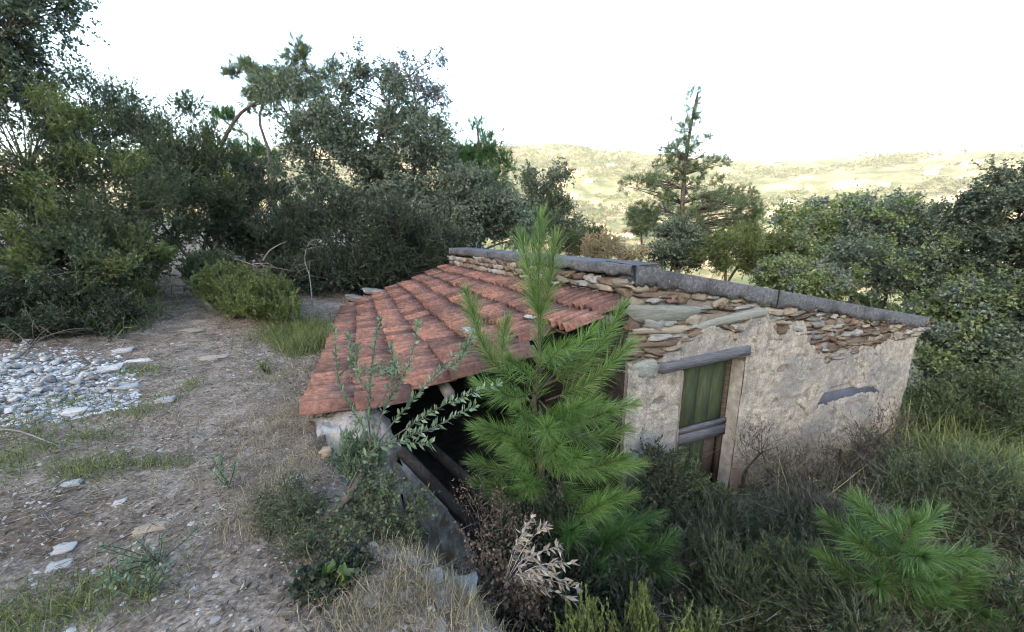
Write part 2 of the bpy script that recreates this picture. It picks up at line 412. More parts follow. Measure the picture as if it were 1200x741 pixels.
def plaster_mat():
    m, nt, out = new_mat('lime_plaster')
    co = coords(nt, 'Position')
    a = noise(nt, co, 1.6, 6, .65); b = noise(nt, co, 9, 8, .7); c = noise(nt, co, 55, 6, .75)
    col = ramp(nt, [(.28, (.13, .115, .097)), (.42, (.25, .226, .19)), (.58, (.36, .332, .285)), (.76, (.47, .443, .395))], b)
    col = mixc(nt, col, (.19, .185, .185), ramp(nt, [(.45, 0), (.62, .85)], a))
    streak = noise(nt, coords(nt, 'Position', (5, 5, .7)), 1.6, 6, .7)
    col = mixc(nt, col, (.12, .115, .115), ramp(nt, [(.53, 0), (.7, .65)], streak))
    col = mixc(nt, col, ramp(nt, [(.33, .45), (.5, 1), (.68, 1.35)], c), .85, 'MULTIPLY')
    col = mixc(nt, col, (.1, .08, .062), ramp(nt, [(.57, 0), (.66, .8)], noise(nt, co, 20, 8, .8)))
    col = mixc(nt, col, (.52, .5, .47), ramp(nt, [(.6, 0), (.66, .7)], noise(nt, co, 13, 8, .8)))
    rust = noise(nt, co, 3.2, 5, .7)
    col = mixc(nt, col, (.3, .2, .12), ramp(nt, [(.62, 0), (.72, .6)], rust))
    # earth splash at the foot of the wall
    sx = nd(nt, 'ShaderNodeSeparateXYZ'); nt.links.new(co, sx.inputs[0])
    mr = nd(nt, 'ShaderNodeMapRange'); mr.inputs[1].default_value = -1.45; mr.inputs[2].default_value = -2.1; nt.links.new(sx.outputs[2], mr.inputs[0])
    f = nd(nt, 'ShaderNodeMath', operation='MULTIPLY'); nt.links.new(mr.outputs[0], f.inputs[0]); nt.links.new(a, f.inputs[1])
    col = mixc(nt, col, (.36, .21, .12), f.outputs[0])
    finish(nt, out, col, .95, noise(nt, co, 26, 9, .8), .9, .03, .15); return m
M['plaster'] = plaster_mat()
M['limewash'] = rough_mat('limewashed_reveal', [(.3, (.2, .193, .18)), (.5, (.32, .31, .295)), (.75, (.46, .45, .43))], 9, bscale=40, bstr=.8, bdist=.015, kind='Position')
M['bare_coat'] = rough_mat('bare_undercoat', [(.3, (.04, .045, .062)), (.7, (.08, .086, .112))], 7, bscale=60, bstr=.3)
M['stone_brown'] = rough_mat('stone_brown', [(.3, (.075, .052, .04)), (.55, (.155, .115, .088)), (.75, (.26, .21, .165))], 7, rand=.3, bscale=35, bstr=.8, bdist=.012, stretch=(1, 1, 2.5))
M['stone_tan'] = rough_mat('stone_tan', [(.3, (.15, .127, .1)), (.55, (.25, .22, .177)), (.75, (.35, .315, .26))], 7, rand=.3, bscale=35, bstr=.8, bdist=.012, stretch=(1, 1, 2.5))
M['stone_green'] = rough_mat('stone_green', [(.3, (.12, .13, .118)), (.55, (.2, .212, .195)), (.75, (.3, .31, .285))], 7, rand=.2, bscale=30, bstr=.6, bdist=.012, stretch=(1, 1, 1.5))
M['stone_grey'] = rough_mat('stone_grey', [(.3, (.14, .135, .135)), (.55, (.24, .235, .23)), (.75, (.36, .35, .34))], 8, rand=.3, bscale=35, bstr=.8, bdist=.012)
M['stone_pale'] = rough_mat('stone_pale', [(.3, (.25, .245, .24)), (.7, (.45, .44, .43))], 8, rand=.25, bscale=35, bstr=.7, bdist=.01)
M['stone_ochre'] = rough_mat('stone_ochre', [(.3, (.17, .135, .095)), (.7, (.33, .27, .2))], 8, rand=.15, bscale=35, bstr=.7, bdist=.01)
M['door_green'] = rough_mat('door_green', [(.25, (.018, .026, .017)), (.5, (.034, .045, .025)), (.75, (.066, .076, .047))], 5, rand=.25, stretch=(6, 6, .7), bscale=30, bstr=.5, spots=((.1, .085, .06), 14, .68))
M['wood_blue'] = rough_mat('weathered_blue_wood', [(.3, (.04, .042, .052)), (.55, (.09, .092, .108)), (.8, (.19, .19, .205))], 9, stretch=(.6, .6, 12), bscale=25, bstr=.6)
M['wood_dark'] = rough_mat('dark_wood', [(.3, (.03, .024, .02)), (.7, (.085, .068, .056))], 7, stretch=(1, 1, 5), bscale=25, bstr=.6)
M['wood_grey'] = rough_mat('grey_wood', [(.3, (.07, .065, .06)), (.7, (.17, .16, .15))], 7, stretch=(1, 1, 5), bscale=25, bstr=.6)
M['iron'] = rough_mat('rusty_iron', [(.3, (.03, .022, .018)), (.7, (.09, .055, .038))], 20, rough=.7)
def tile_mat():
    m, nt, out = new_mat('terracotta_tile')
    co = coords(nt, 'Position')
    a = noise(nt, co, 16, 8, .8); b = noise(nt, co, 60, 5, .7)
    col = ramp(nt, [(.3, (.07, .038, .032)), (.5, (.165, .092, .076)), (.75, (.29, .19, .16))], a)
    oi = nd(nt, 'ShaderNodeObjectInfo').outputs['Random']
    col = mixc(nt, col, ramp(nt, [(0, (.55, .56, .6)), (.35, (.88, .86, .86)), (.7, (1.05, 1, .98)), (1, (1.35, 1.25, 1.15))], oi), 1.0, 'MULTIPLY')
    col = mixc(nt, col, (.06, .05, .048), ramp(nt, [(.52, 0), (.64, .7)], noise(nt, co, 4.2, 8, .75)))
    col = mixc(nt, col, (.3, .28, .25), ramp(nt, [(.63, 0), (.7, .7)], b))
    finish(nt, out, col, .92, b, .5, .006, .15); return m
M['tile'] = tile_mat()

hut = empty('stone_hut', (C0[0], C0[1], FLOOR), 'half-ruined stone hut with sagging red tile roof and green door', 'hut')

DS0, DZ1 = wall_hit(797, 436); DS1 = wall_hit(871, 420)[0]; DZ1 = max(DZ1, wall_hit(871, 418)[1]); DZ0 = FLOOR - .1
# core of the front wall round the door opening, then rear, right and side walls
def slab(S, s0, s1, zlo, zhi, o0=0.0, o1=-.45, P=wp, n=1):
    """wall piece from s0 to s1 with sloping top; zlo, zhi are functions or numbers"""
    fl = zlo if callable(zlo) else (lambda s: zlo); fh = zhi if callable(zhi) else (lambda s: zhi)
    for k in range(n):
        a = s0 + (s1 - s0) * k / n; b = s0 + (s1 - s0) * (k + 1) / n
        V = [P(a, fl(a), o0), P(b, fl(b), o0), P(b, fh(b), o0), P(a, fh(a), o0), P(a, fl(a), o1), P(b, fl(b), o1), P(b, fh(b), o1), P(a, fh(a), o1)]
        S.add(V, [[0, 1, 2, 3], [5, 4, 7, 6], [4, 0, 3, 7], [1, 5, 6, 2], [3, 2, 6, 7], [4, 5, 1, 0]])
S = Soup()
slab(S, .0, DS0, FLOOR - .6, lambda s: cap_z(s) - .1)
slab(S, DS0 + .0, DS1, DZ1, lambda s: cap_z(s) - .1)
slab(S, DS1, WL, FLOOR - .9, lambda s: cap_z(s) - .1)
part('wall', S, M['mortar'], hut)
S = Soup()
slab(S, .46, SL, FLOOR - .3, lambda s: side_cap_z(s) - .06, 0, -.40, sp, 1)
part('wall', S, M['inner_shade'], hut)  # side wall, with the shed's shade put into its colour
S = Soup(); slab(S, -.03, .0, FLOOR - .3, .70, -.03, -.46); part('wall', S, M['inner_shade'], hut)  # thin slab added over the wall end, painted dark as shade
S = Soup()   # right-hand and rear walls with the low concrete roof between them
E0 = C0 + WD * WL; D0 = C0 + SD * SL
rear = E0 + np.array([-.40, .916]) * 5.0
def wall2(S, a, b, th, z0, za, zb):
    a = np.asarray(a); b = np.asarray(b); d = unit(b - a); n = np.array([d[1], -d[0]]) * th / 2
    V = [[*(a - n), z0], [*(b - n), z0], [*(b + n), z0], [*(a + n), z0], [*(a - n), za], [*(b - n), zb], [*(b + n), zb], [*(a + n), za]]
    S.add(V, [[0, 3, 2, 1], [4, 5, 6, 7], [0, 1, 5, 4], [1, 2, 6, 5], [2, 3, 7, 6], [3, 0, 4, 7]])
wall2(S, E0 - WN * .47 - WD * .2, rear - WD * .2, .4, -3.6, -.55, -.55)
wall2(S, rear, D0 - SN * .2, .4, -3.6, -.6, .1)
part('wall', S, M['plaster'], hut)
S = Soup()
a, b, c, d = C0 - WN * .47 - SN * .42, E0 - WN * .47, rear, D0 - SN * .45
V = [[*a, .3], [*b, -.5], [*c, -.52], [*d, .28]]
S.add(np.array(V + [[p[0], p[1], p[2] - .12] for p in V]), [[0, 1, 2, 3], [7, 6, 5, 4], [0, 4, 5, 1], [1, 5, 6, 2], [2, 6, 7, 3], [3, 7, 4, 0]])
part('roof_slab', S, M['concrete'], hut)

# coping beams with a ragged underside
def coping(P, L0, L1, ztop, hgt, o0, o1, name, seed, seg=1.15):
    """cast lengths laid end to end, crumbling underside"""
    cuts = [L0]; r_ = random.Random(seed)
    while cuts[-1] < L1 - seg * .6: cuts.append(min(L1, cuts[-1] + seg * r_.uniform(.75, 1.3)))
    cuts[-1] = L1
    for c0, c1 in zip(cuts[:-1], cuts[1:]):
        n = max(8, int((c1 - c0) / .022)); s = np.linspace(c0 + .001, c1 - .001, n)
        zt = ztop(s) + r_.gauss(0, .0025) + .005 * fbm(s * 9, seed, 0, 3, seed)
        rag = fbm(s * 2.6, seed + 3.3, 0, 3, seed + 1) * .5 + .55 * np.round(vnoise(s * 7, seed + 1.1, 0, seed + 9) * 2) / 2 + .25 * vnoise(s * 28, seed, 0, seed + 4)
        zb = zt - hgt * (1 + .30 * rag); ob = r_.gauss(0, .004) + .004 * fbm(s * 20, 7.7, 0, 3, seed + 2)
        chip = np.where(vnoise(s * 5, seed + 8.8, 0, seed + 5) > .72, .018, 0)
        prof = [P(s, zb, o0 + ob - .012), P(s, zb + hgt * .3, o0 + ob), P(s, zt - .006 - chip, o0 + ob), P(s, zt, o0 + ob - .006 - chip), P(s, zt, o1), P(s, zb, o1)]
        V = np.stack(prof, 1); k = V.shape[1]
        i = np.arange(n - 1)[:, None] * k; j = np.arange(k)[None, :]; j2 = (j + 1) % k
        F = np.stack([i + j, i + j2, i + k + j2, i + k + j], -1).reshape(-1, 4)
        S = Soup(); S.add(V.reshape(-1, 3), F, ); S.F.setdefault(k, []).append(np.array([list(range(k)), [(n - 1) * k + q for q in range(k)][::-1]]))
        part(name, S, M['concrete'], hut)
coping(wp, -.02, WL + .16, cap_z, .195, .075, -.5, 'coping', 3)
coping(sp, -.03, SL + .05, side_cap_z, .125, .06, -.40, 'coping', 8)

# plaster coat: a relief that dives behind the stones where it has fallen off
bound = [(725, 432), (752, 428), (775, 418), (797, 394), (835, 384), (872, 384), (884, 352), (897, 350), (908, 392), (938, 372), (948, 402), (968, 414), (1008, 404), (1040, 394), (1080, 388)]
bs, bz = zip(*[wall_hit(*p) for p in bound])
res = .02
ss = np.arange(0.0, WL + .001, res); zs = np.arange(FLOOR - .7, 1.0, res)
SS, ZZ = np.meshgrid(ss, zs)
def inpoly(x, y, poly):
    ins = np.zeros(x.shape, bool); n = len(poly)
    for k in range(n):
        (x1, y1), (x2, y2) = poly[k], poly[(k + 1) % n]
        c = ((y1 > y) != (y2 > y)) & (x < (x2 - x1) * (y - y1) / (y2 - y1 + 1e-12) + x1); ins ^= c
    return ins
bline = np.interp(SS, bs, bz) + .16 * fbm(SS * 3.5, ZZ * 5, 0, 5, 61)
mask = sstep(.03, -.03, ZZ - bline)
spx = [(955.7, 474), (962.6, 461.4), (974, 452), (994.7, 449), (1001.5, 454.5), (1021, 452), (1027, 459), (1008, 460), (999, 462.5), (978.6, 468), (959, 474)]
patch = [wall_hit(*p) for p in spx]
j1 = .028 * fbm(SS * 14, ZZ * 14, 0, 3, 71); j2 = .028 * fbm(SS * 14, ZZ * 14, 5, 3, 72)
hole = inpoly(SS + j1, ZZ + j2, patch)
crack = np.zeros_like(hole)
for (a, b) in [((1027, 458), (1030, 468)), ((1030, 468), (1026, 484)), ((797, 400), (794, 445)), ((880, 400), (883, 420)), ((892, 350), (884, 398)), ((1000, 420), (1012, 446)), ((930, 470), (945, 488))]:
    (s1, z1), (s2, z2) = wall_hit(*a), wall_hit(*b)
    t = np.clip(((SS - s1) * (s2 - s1) + (ZZ - z1) * (z2 - z1)) / ((s2 - s1) ** 2 + (z2 - z1) ** 2), 0, 1)
    dd = np.hypot(SS + j1 - s1 - t * (s2 - s1), ZZ + j2 - z1 - t * (z2 - z1)); crack |= dd < .012
for (u, v, r_) in [(915, 432, .09), (948, 395, .07), (770, 470, .07), (905, 470, .05), (985, 505, .06)]:
    s1, z1 = wall_hit(u, v); crack |= np.hypot((SS - s1) * .8 + j1, (ZZ - z1) * 1.3 + j2) < r_
off = .04 + .014 * fbm(SS * 2, ZZ * 2, 0, 3, 81) + .012 * fbm(SS * 6, ZZ * 10, 0, 4, 82) + .012 * fbm(SS * 20, ZZ * 24, 0, 2, 83)
pits = fbm(SS * 9, ZZ * 13, 3, 3, 84); off = off - .018 * sstep(.42, .55, pits)
off = off * mask + (-.02 + .034 * fbm(SS * 5, ZZ * 8, 2, 4, 85)) * (1 - mask); off = np.where(hole, np.minimum(off, .004), off); off = np.where(crack, np.minimum(off, -.005 + .006 * j1 / .03), off)
jamb = np.minimum(SS - DS0, DS1 - SS); 
ny_, nx_ = SS.shape
V = wp(SS, ZZ, off).reshape(-1, 3)
ii = (np.arange(ny_ - 1)[:, None] * nx_ + np.arange(nx_ - 1)[None, :])
mid_s = SS[:-1, :-1] + res / 2; mid_z = ZZ[:-1, :-1] + res / 2
keep = ~((mid_s > DS0) & (mid_s < DS1) & (mid_z < DZ1)) & (mid_z < cap_z(mid_s) - .09)
ii = ii[keep]
S = Soup(); S.add(V, np.stack([ii, ii + 1, ii + nx_ + 1, ii + nx_], -1)); part('plaster', S, M['plaster'], hut, True)
(s1, z1), (s2, z2) = wall_hit(950, 480), wall_hit(1032, 446)
S = Soup(); slab(S, s1, s2, z1, z2, .022, .001); part('bare_undercoat', S, M['bare_coat'], hut)
# plastered door reveals
for s_a, s_b, nm in ((DS0 - .03, DS0 + .012, 'door_jamb'), (DS1 - .012, DS1 + .03, 'door_jamb')):
    zz = np.arange(FLOOR - .3, DZ1, .06); oo = np.arange(.045, -.36, -.05)
    Zg, Og = np.meshgrid(zz, oo, indexing='ij'); s_in = DS0 + .022 if s_a < DS0 else DS1 - .022
    sg = s_in + .014 * fbm(Zg * 4, Og * 4 + 9 * (s_a > DS0), 0, 3, 91)
    V = wp(sg, Zg, Og).reshape(-1, 3); n1, n2 = Zg.shape
    q = (np.arange(n1 - 1)[:, None] * n2 + np.arange(n2 - 1)[None, :]).ravel()
    S = Soup(); S.add(V, np.stack([q, q + 1, q + n2 + 1, q + n2], -1)); part(nm, S, M['limewash'], hut, True)
# lintel
(s1, z1), (s2, z2) = wall_hit(776, 433, .1), wall_hit(880, 411, .1)
n = 12; t = np.linspace(0, 1, n); sc = s1 + (s2 - s1) * t; zc = z1 + (z2 - z1) * t
S = Soup(); V = []
for k in range(n):
    hh = .058 * (1 + .03 * rng.normal()); ww = .0 + .002 * rng.normal()
    V += [wp(sc[k], zc[k] - hh, .105 + ww), wp(sc[k], zc[k] + hh, .095 + ww), wp(sc[k], zc[k] + hh, -.25), wp(sc[k], zc[k] - hh, -.25)]
F = [[k * 4 + j, k * 4 + (j + 1) % 4, k * 4 + 4 + (j + 1) % 4, k * 4 + 4 + j] for k in range(n - 1) for j in range(4)] + [[0, 3, 2, 1], [n * 4 - 4, n * 4 - 3, n * 4 - 2, n * 4 - 1]]
S.add(np.array(V), F); part('lintel', S, M['wood_blue'], hut)
# door: four green planks above a heavy rail, shorter planks below, dark frame post
door = bpy.data.objects.new('door', None); COL.objects.link(door); door.parent = hut; door.location = (0, 0, 0)
door['label'] = 'weathered green plank door'
OD = -.17; rot = np.array([[WD[0], -WN[0], 0], [WD[1], -WN[1], 0], [0, 0, 1]])
dl, dr = DS0 + .0, DS1 - .02
pw = (dr - dl - .07) / 4
zr0 = wall_hit(825, 512, OD)[1]; zr1 = wall_hit(825, 488, OD)[1]
for k in range(4):
    S = Soup(); c = wp(dl + pw * (k + .5), (DZ1 + .03 + zr0) / 2, OD - .006 * (k % 2)); S.box(c, (pw - .008, .028, DZ1 + .03 - zr0), rot); part('plank', S, M['door_green'], door)
for k in range(3):
    zlo = FLOOR + .02 + .03 * k
    S = Soup(); c = wp(dl + pw * (k + .5), (zr0 + zlo) / 2, OD - .01 - .006 * (k % 2)); S.box(c, (pw - .012, .026, zr0 - zlo), rot); part('plank', S, M['door_green'], door)
S = Soup(); S.box(wp(dl + pw * 3.5 + .03, (zr0 + FLOOR) / 2, OD - .05), (pw + .1, .026, zr0 - FLOOR), rot); part('plank', S, M['wood_dark'], door)
for zc_, hh, tilt in ((zr0 + .075, .155, .03), (zr0 + .205, .075, .03)):
    S = Soup(); rr = rot @ np.array([[math.cos(tilt), 0, -math.sin(tilt)], [0, 1, 0], [math.sin(tilt), 0, math.cos(tilt)]])
    S.box(wp((dl + dr) / 2, zc_, OD + .04), (dr - dl - .02, .05, hh), rr); part('rail', S, M['wood_blue'], door)
S = Soup(); S.box(wp(dr - .04, (DZ1 + FLOOR) / 2, OD + .0), (.06, .07, DZ1 - FLOOR), rot); part('door_post', S, M['wood_dark'], door)
S = Soup(); S.box(wp(dl + .02, zr0 + .05, OD + .07), (.05, .02, .12), rot); part('hinge', S, M['iron'], door)
S = Soup(); S.box(wp((DS0 + DS1) / 2, (DZ1 + FLOOR) / 2, -.43), (DS1 - DS0 + .3, .02, DZ1 - FLOOR + .4), rot); part('inner_boarding', S, M['wood_dark'], hut)

# stones: shared irregular blocks, one object each
def stone_mesh(seed, flat=True):
    r = np.random.default_rng(seed); n = 3
    V, F = [], []
    lin = np.linspace(-.5, .5, 4)
    idx = {}
    for fx in range(6):
        ax = fx // 2; sg = -.5 if fx % 2 == 0 else .5
        for a in range(3):
            for b in range(3):
                q = []
                for da, db in ((0, 0), (1, 0), (1, 1), (0, 1)):
                    p = [0, 0, 0]; p[ax] = sg; p[(ax + 1) % 3] = lin[a + da]; p[(ax + 2) % 3] = lin[b + db]
                    key = tuple(np.round(p, 3))
                    if key not in idx: idx[key] = len(V); V.append(p)
                    q.append(idx[key])
                F.append(q if fx % 2 else q[::-1])
    V = np.array(V, float)
    edge = (np.abs(np.abs(V) - .5) < 1e-6).sum(1)
    V *= np.where(edge == 3, .95, np.where(edge == 2, 1.0, 1.0))[:, None]
    V += r.normal(0, .075, V.shape); V[:, 0] += .18 * V[:, 2] * r.normal(); V[:, 2] *= 1 + .35 * V[:, 0] * r.normal()
    return mesh_np('stone', V, [np.array(F)])
stone_variants = {}
def stone_data(k, mat):
    key = (k, mat)
    if key not in stone_variants:
        me = stone_mesh(100 + k); me.materials.append(M[mat]); stone_variants[key] = me
    return stone_variants[key]
def place_stone(parent, c, size, ang, frame, k, mat, name='stone'):
    """frame: 3x3 columns = along, depth, up"""
    o = bpy.data.objects.new(name, stone_data(k, mat)); COL.objects.link(o); o.parent = parent
    ca, sa = math.cos(ang), math.sin(ang)
    Rm = np.asarray(frame) @ np.array([[ca, 0, -sa], [0, 1, 0], [sa, 0, ca]])
    m = Matrix([[*(Rm[i] * np.array(size)), c[i] - (parent.location[i] if parent else 0)] for i in range(3)] + [[0, 0, 0, 1]])
    o.matrix_local = m; return o
frameW = np.array([[WD[0], -WN[0], 0], [WD[1], -WN[1], 0], [0, 0, 1]])
frameS = np.array([[SD[0], -SN[0], 0], [SD[1], -SN[1], 0], [0, 0, 1]])
sr = random.Random(5)
big = []   # the two long green slabs and the blue-green corner stone seen in the wall
for (u0, v0, u1, v1, hh, mat) in [(739, 368, 818, 366, .17, 'stone_green'), (815, 384, 893, 364, .12, 'stone_green'), (739, 433, 764, 433, .19, 'stone_green'), (742, 345, 790, 345, .07, 'stone_brown'), (742, 402, 800, 400, .09, 'stone_brown'), (738, 388, 800, 386, .08, 'stone_tan')]:
    (s1, z1), (s2, z2) = wall_hit(u0, v0), wall_hit(u1, v1)
    c = wp((s1 + s2) / 2, (z1 + z2) / 2, -.035); ln = math.hypot(s2 - s1, z2 - z1); an = math.atan2(z2 - z1, s2 - s1)
    place_stone(hut, c, (ln, .16, hh), an, frameW, sr.randrange(8), mat); big.append((s1, s2, (z1 + z2) / 2, hh))
z = -.62; cnt = 0
while z < 1.02:
    rh = sr.uniform(.045, .10)
    s = -.02
    while s < WL - .05:
        w = sr.uniform(.09, .30) * (1.25 if sr.random() < .2 else 1); sc_ = s + w / 2
        top = float(cap_z(sc_)) - .13; bl = float(np.interp(sc_, bs, bz)) - .1
        clash = any(b0 - w * .3 < sc_ < b1 + w * .3 and abs(z - zc0) < hh0 / 2 + rh * .3 for b0, b1, zc0, hh0 in big)
        if bl < z < top and not clash and cnt < 178:
            ol = sr.uniform(-.01, .025) if s > .1 else 0
            place_stone(hut, wp(sc_, z + sr.uniform(-.01, .01), -.062 + ol), (w * 1.04, .16 + sr.uniform(0, .05), rh * sr.uniform(.75, 1.3)), sr.gauss(-.05, .14), frameW, sr.randrange(10),
                        sr.choices(['stone_brown', 'stone_tan', 'stone_grey', 'stone_green'], [5, 3.5, 2, .25])[0]); cnt += 1
        s += w
    z += rh * .98
# side wall above the tiles
z = .42; cnt2 = 0
while z < 1.02:
    rh = sr.uniform(.065, .1); s = .02
    while s < SL:
        w = sr.uniform(.12, .27); sc_ = s + w / 2
        if z < float(side_cap_z(sc_)) - .1 and z > .60 - .1 * sc_ / SL and cnt2 < 120:
            place_stone(hut, sp(sc_, z, sr.uniform(-.03, .03)), (w * .97, .16, rh), sr.gauss(0, .09), frameS, sr.randrange(10), sr.choices(['stone_brown', 'stone_tan', 'stone_grey'], [4, 4, 2])[0]); cnt2 += 1
        s += w
    z += rh
# broken stub under the end of the coping
for (u, v, w, hh, mat) in [(1082, 377, .18, .05, 'stone_brown'), (1075, 385, .3, .07, 'stone_grey'), (1062, 388, .25, .06, 'stone_grey')]:
    s1, z1 = wall_hit(u, v); place_stone(hut, wp(s1, z1, -.02), (w, .2, hh), -.1, frameW, 3, mat)

# ------------------------------------------------------------------ tile roof
RA = np.array([-1.58, 2.88, .09]); RB = np.array([-3.27, 7.9, -.02]); RC = np.array([1.30, 4.40, .76]); RD = np.array([-1.32, 8.93, .66])
def roof_pt(p, q):
    """p: 0 eave .. 1 wall, q: 0 front .. 1 back"""
    P = RA * (1 - p) * (1 - q) + RB * (1 - p) * q + RC * p * (1 - q) + RD * p * q
    P = P.copy(); sag = .13 * math.sin(math.pi * p) * (1 - q) ** 1.5 + .05 * math.sin(math.pi * p) * math.sin(math.pi * q) * (1 if p < .5 else .4)
    P[2] -= sag; P[2] += .02 * float(vnoise(p * 6, q * 9, 0, 5)); return P
def tile_mesh():
    # interlocking tile: side roll, two ribs, troughs; local x across, y up-slope, z up
    prof = [(-.5, -.018), (-.48, .040), (-.41, .062), (-.27, .062), (-.20, .040), (-.17, -.018), (-.03, -.018), (.0, .036), (.07, .054), (.21, .054), (.27, .036), (.30, -.018), (.46, -.018), (.5, -.008)]
    V, n = [], len(prof)
    for y in (-.5, .5):
        for x, z in prof: V.append((x, y, z))
        for x, z in prof: V.append((x, y, z - .016))
    F = []
    for k in range(n - 1):
        F += [[k, k + 1, 2 * n + k + 1, 2 * n + k], [n + k + 1, n + k, 3 * n + k, 3 * n + k + 1], [n + k, n + k + 1, k + 1, k], [2 * n + k, 2 * n + k + 1, 3 * n + k + 1, 3 * n + k]]
    F += [[0, 2 * n, 3 * n, n], [n - 1, 2 * n - 1, 4 * n - 1, 3 * n - 1]]
    return mesh_np('tile', np.array(V), [np.array(F)])
tme = tile_mesh(); tme.materials.append(M['tile'])
roof = bpy.data.objects.new('roof', None); COL.objects.link(roof); roof.parent = hut; roof['label'] = 'sagging red interlocking tile roof'
NC, NT = 8, 24; tr = random.Random(9)
for i in range(NC):
    for j in range(NT):
        p0 = i / NC; p1 = (i + 1) / NC; q = (j + .5) / NT
        if j == 0 and i == 5: continue
        if j == 0 and i == 3 : q += .01
        a_ = roof_pt(p0, q); b_ = roof_pt(p1, q); c_ = roof_pt((p0 + p1) / 2, q)
        l_ = roof_pt((p0 + p1) / 2, q - .5 / NT); r_ = roof_pt((p0 + p1) / 2, q + .5 / NT)
        yv = b_ - a_; ln = np.linalg.norm(yv); yv = yv / ln; xv = r_ - l_; wd = np.linalg.norm(xv); xv = xv / wd
        # y points up the slope, x along the eave; keep a right-handed frame with z up
        zv = np.cross(xv, yv); flip = 1
        if zv[2] < 0: zv = -zv; xv = -xv
        tilt = .1 + tr.gauss(0, .018); yv2 = yv * math.cos(tilt) - zv * math.sin(tilt); zv2 = zv * math.cos(tilt) + yv * math.sin(tilt)
        yaw = tr.gauss(0, .022); xv2 = xv * math.cos(yaw) + yv2 * math.sin(yaw); yv3 = yv2 * math.cos(yaw) - xv * math.sin(yaw)
        c_ = c_ + zv * (.024 + tr.gauss(0, .006)) - yv * (.02 + tr.gauss(0, .008)) 
        if j == 0: c_ = c_ + xv2 * tr.uniform(-.06, .1)
        o = bpy.data.objects.new('tile', tme); COL.objects.link(o); o.parent = roof
        o.matrix_local = Matrix([[xv2[k] * wd * 1.0, yv3[k] * (ln + .05), zv2[k], c_[k] - hut.location[k]] for k in range(3)] + [[0, 0, 0, 1]])
# rafters and purlins carrying the tiles
for q in np.linspace(.10, .985, 8):
    S = Soup(); pts = [roof_pt(p, q) + np.array([0, 0, -.065]) for p in np.linspace(.02, 1.0, 9)]
    S.tube(pts, .042, 5); part('rafter', S, M['wood_dark'], roof)
for p in (.06, .36, .66, .95):
    S = Soup(); pts = [roof_pt(p, q) + np.array([0, 0, -.16]) for q in np.linspace(.012, 1.0, 9)]
    S.tube(pts, .055, 6); part('purlin', S, M['wood_grey'], roof)
for i in range(9):     # laths across the rafters
    S = Soup(); p = .04 + i * .118
    pts = [roof_pt(p, q) + np.array([0, 0, -.012]) for q in np.linspace(.01, .99, 12)]
    S.tube(pts, .016, 4); part('lath', S, M['wood_dark'], roof)
# shed walls: retaining wall under the eave, rear wall, ruined stub of the front wall
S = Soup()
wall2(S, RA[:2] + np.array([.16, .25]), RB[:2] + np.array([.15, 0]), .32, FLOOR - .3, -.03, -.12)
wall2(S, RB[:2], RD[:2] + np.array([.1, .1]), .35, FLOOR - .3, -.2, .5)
part('wall', S, M['inner_shade'], hut)  # shed walls coloured dark to paint in the interior shade
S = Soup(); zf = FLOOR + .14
S.add([[*(RA[:2] + np.array([.5, .45])), zf], [*(C0 + np.array([-.05, -.1])), zf], [*(D0 + np.array([0, .1])), zf], [*(RB[:2] + np.array([.2, 0])), zf]], [[0, 1, 2, 3]]); part('painted_shade_floor', S, M['inner_shade'], hut)  # added dark sheet, the shed's shade painted as floor colour
def lumpy_wall(a, b, th, z0, ztop, seed, nn=64):
    """rough masonry remnant with uneven top: closed height-mapped box"""
    a = np.asarray(a); b = np.asarray(b); L = np.linalg.norm(b - a); d = (b - a) / L; n = np.array([d[1], -d[0]])
    t = np.linspace(0, 1, nn); S = Soup()
    k = 33
    grid = []
    for i_, tt in enumerate(t):
        zt = float(ztop(tt)); ring = []
        for j_ in range(k + 1):
            f = j_ / k * 3
            if f < 1: o_, zz_ = .5, z0 + (zt - z0) * f
            elif f < 2: o_, zz_ = .5 - (f - 1), zt + .04 * math.sin((f - 1) * math.pi)
            else: o_, zz_ = -.5, zt - (zt - z0) * (f - 2)
            x, y = a + d * L * tt + n * th * o_
            nz = np.array([float(fbm(x * 5, y * 5, zz_ * 5, 5, seed + q, .7)) for q in (0, 5, 9)])
            ring.append(np.array([x, y, zz_]) + nz * np.array([.10, .10, .09]))
        grid.append(ring)
    G = np.array(grid); q = (np.arange(nn - 1)[:, None] * (k + 1) + np.arange(k)[None, :]).ravel()
    S.add(G.reshape(-1, 3), np.stack([q, q + 1, q + k + 2, q + k + 1], -1)); S.F.setdefault(k + 1, []).append(np.array([list(range(k + 1)), [(nn - 1) * (k + 1) + w for w in range(k + 1)][::-1]]))
    return S
M['rubble'] = rough_mat('rubble_masonry', [(.28, (.13, .12, .11)), (.5, (.25, .24, .23)), (.72, (.4, .39, .38))], 5, bscale=28, bstr=.9, bdist=.03, kind='Position', spots=((.17, .13, .09), 4, .56))
e = RA[:2] + np.array([-.03, .12]); f = e + (RC[:2] - RA[:2]) * .40
part('ruined_wall', lumpy_wall(e, f, .36, FLOOR - .2, lambda t: np.interp(t, [0, .3, .42, .55, .75, 1], [.0, .06, -.1, -.5, -.95, -1.6]), 7), M['rubble'], hut, True)

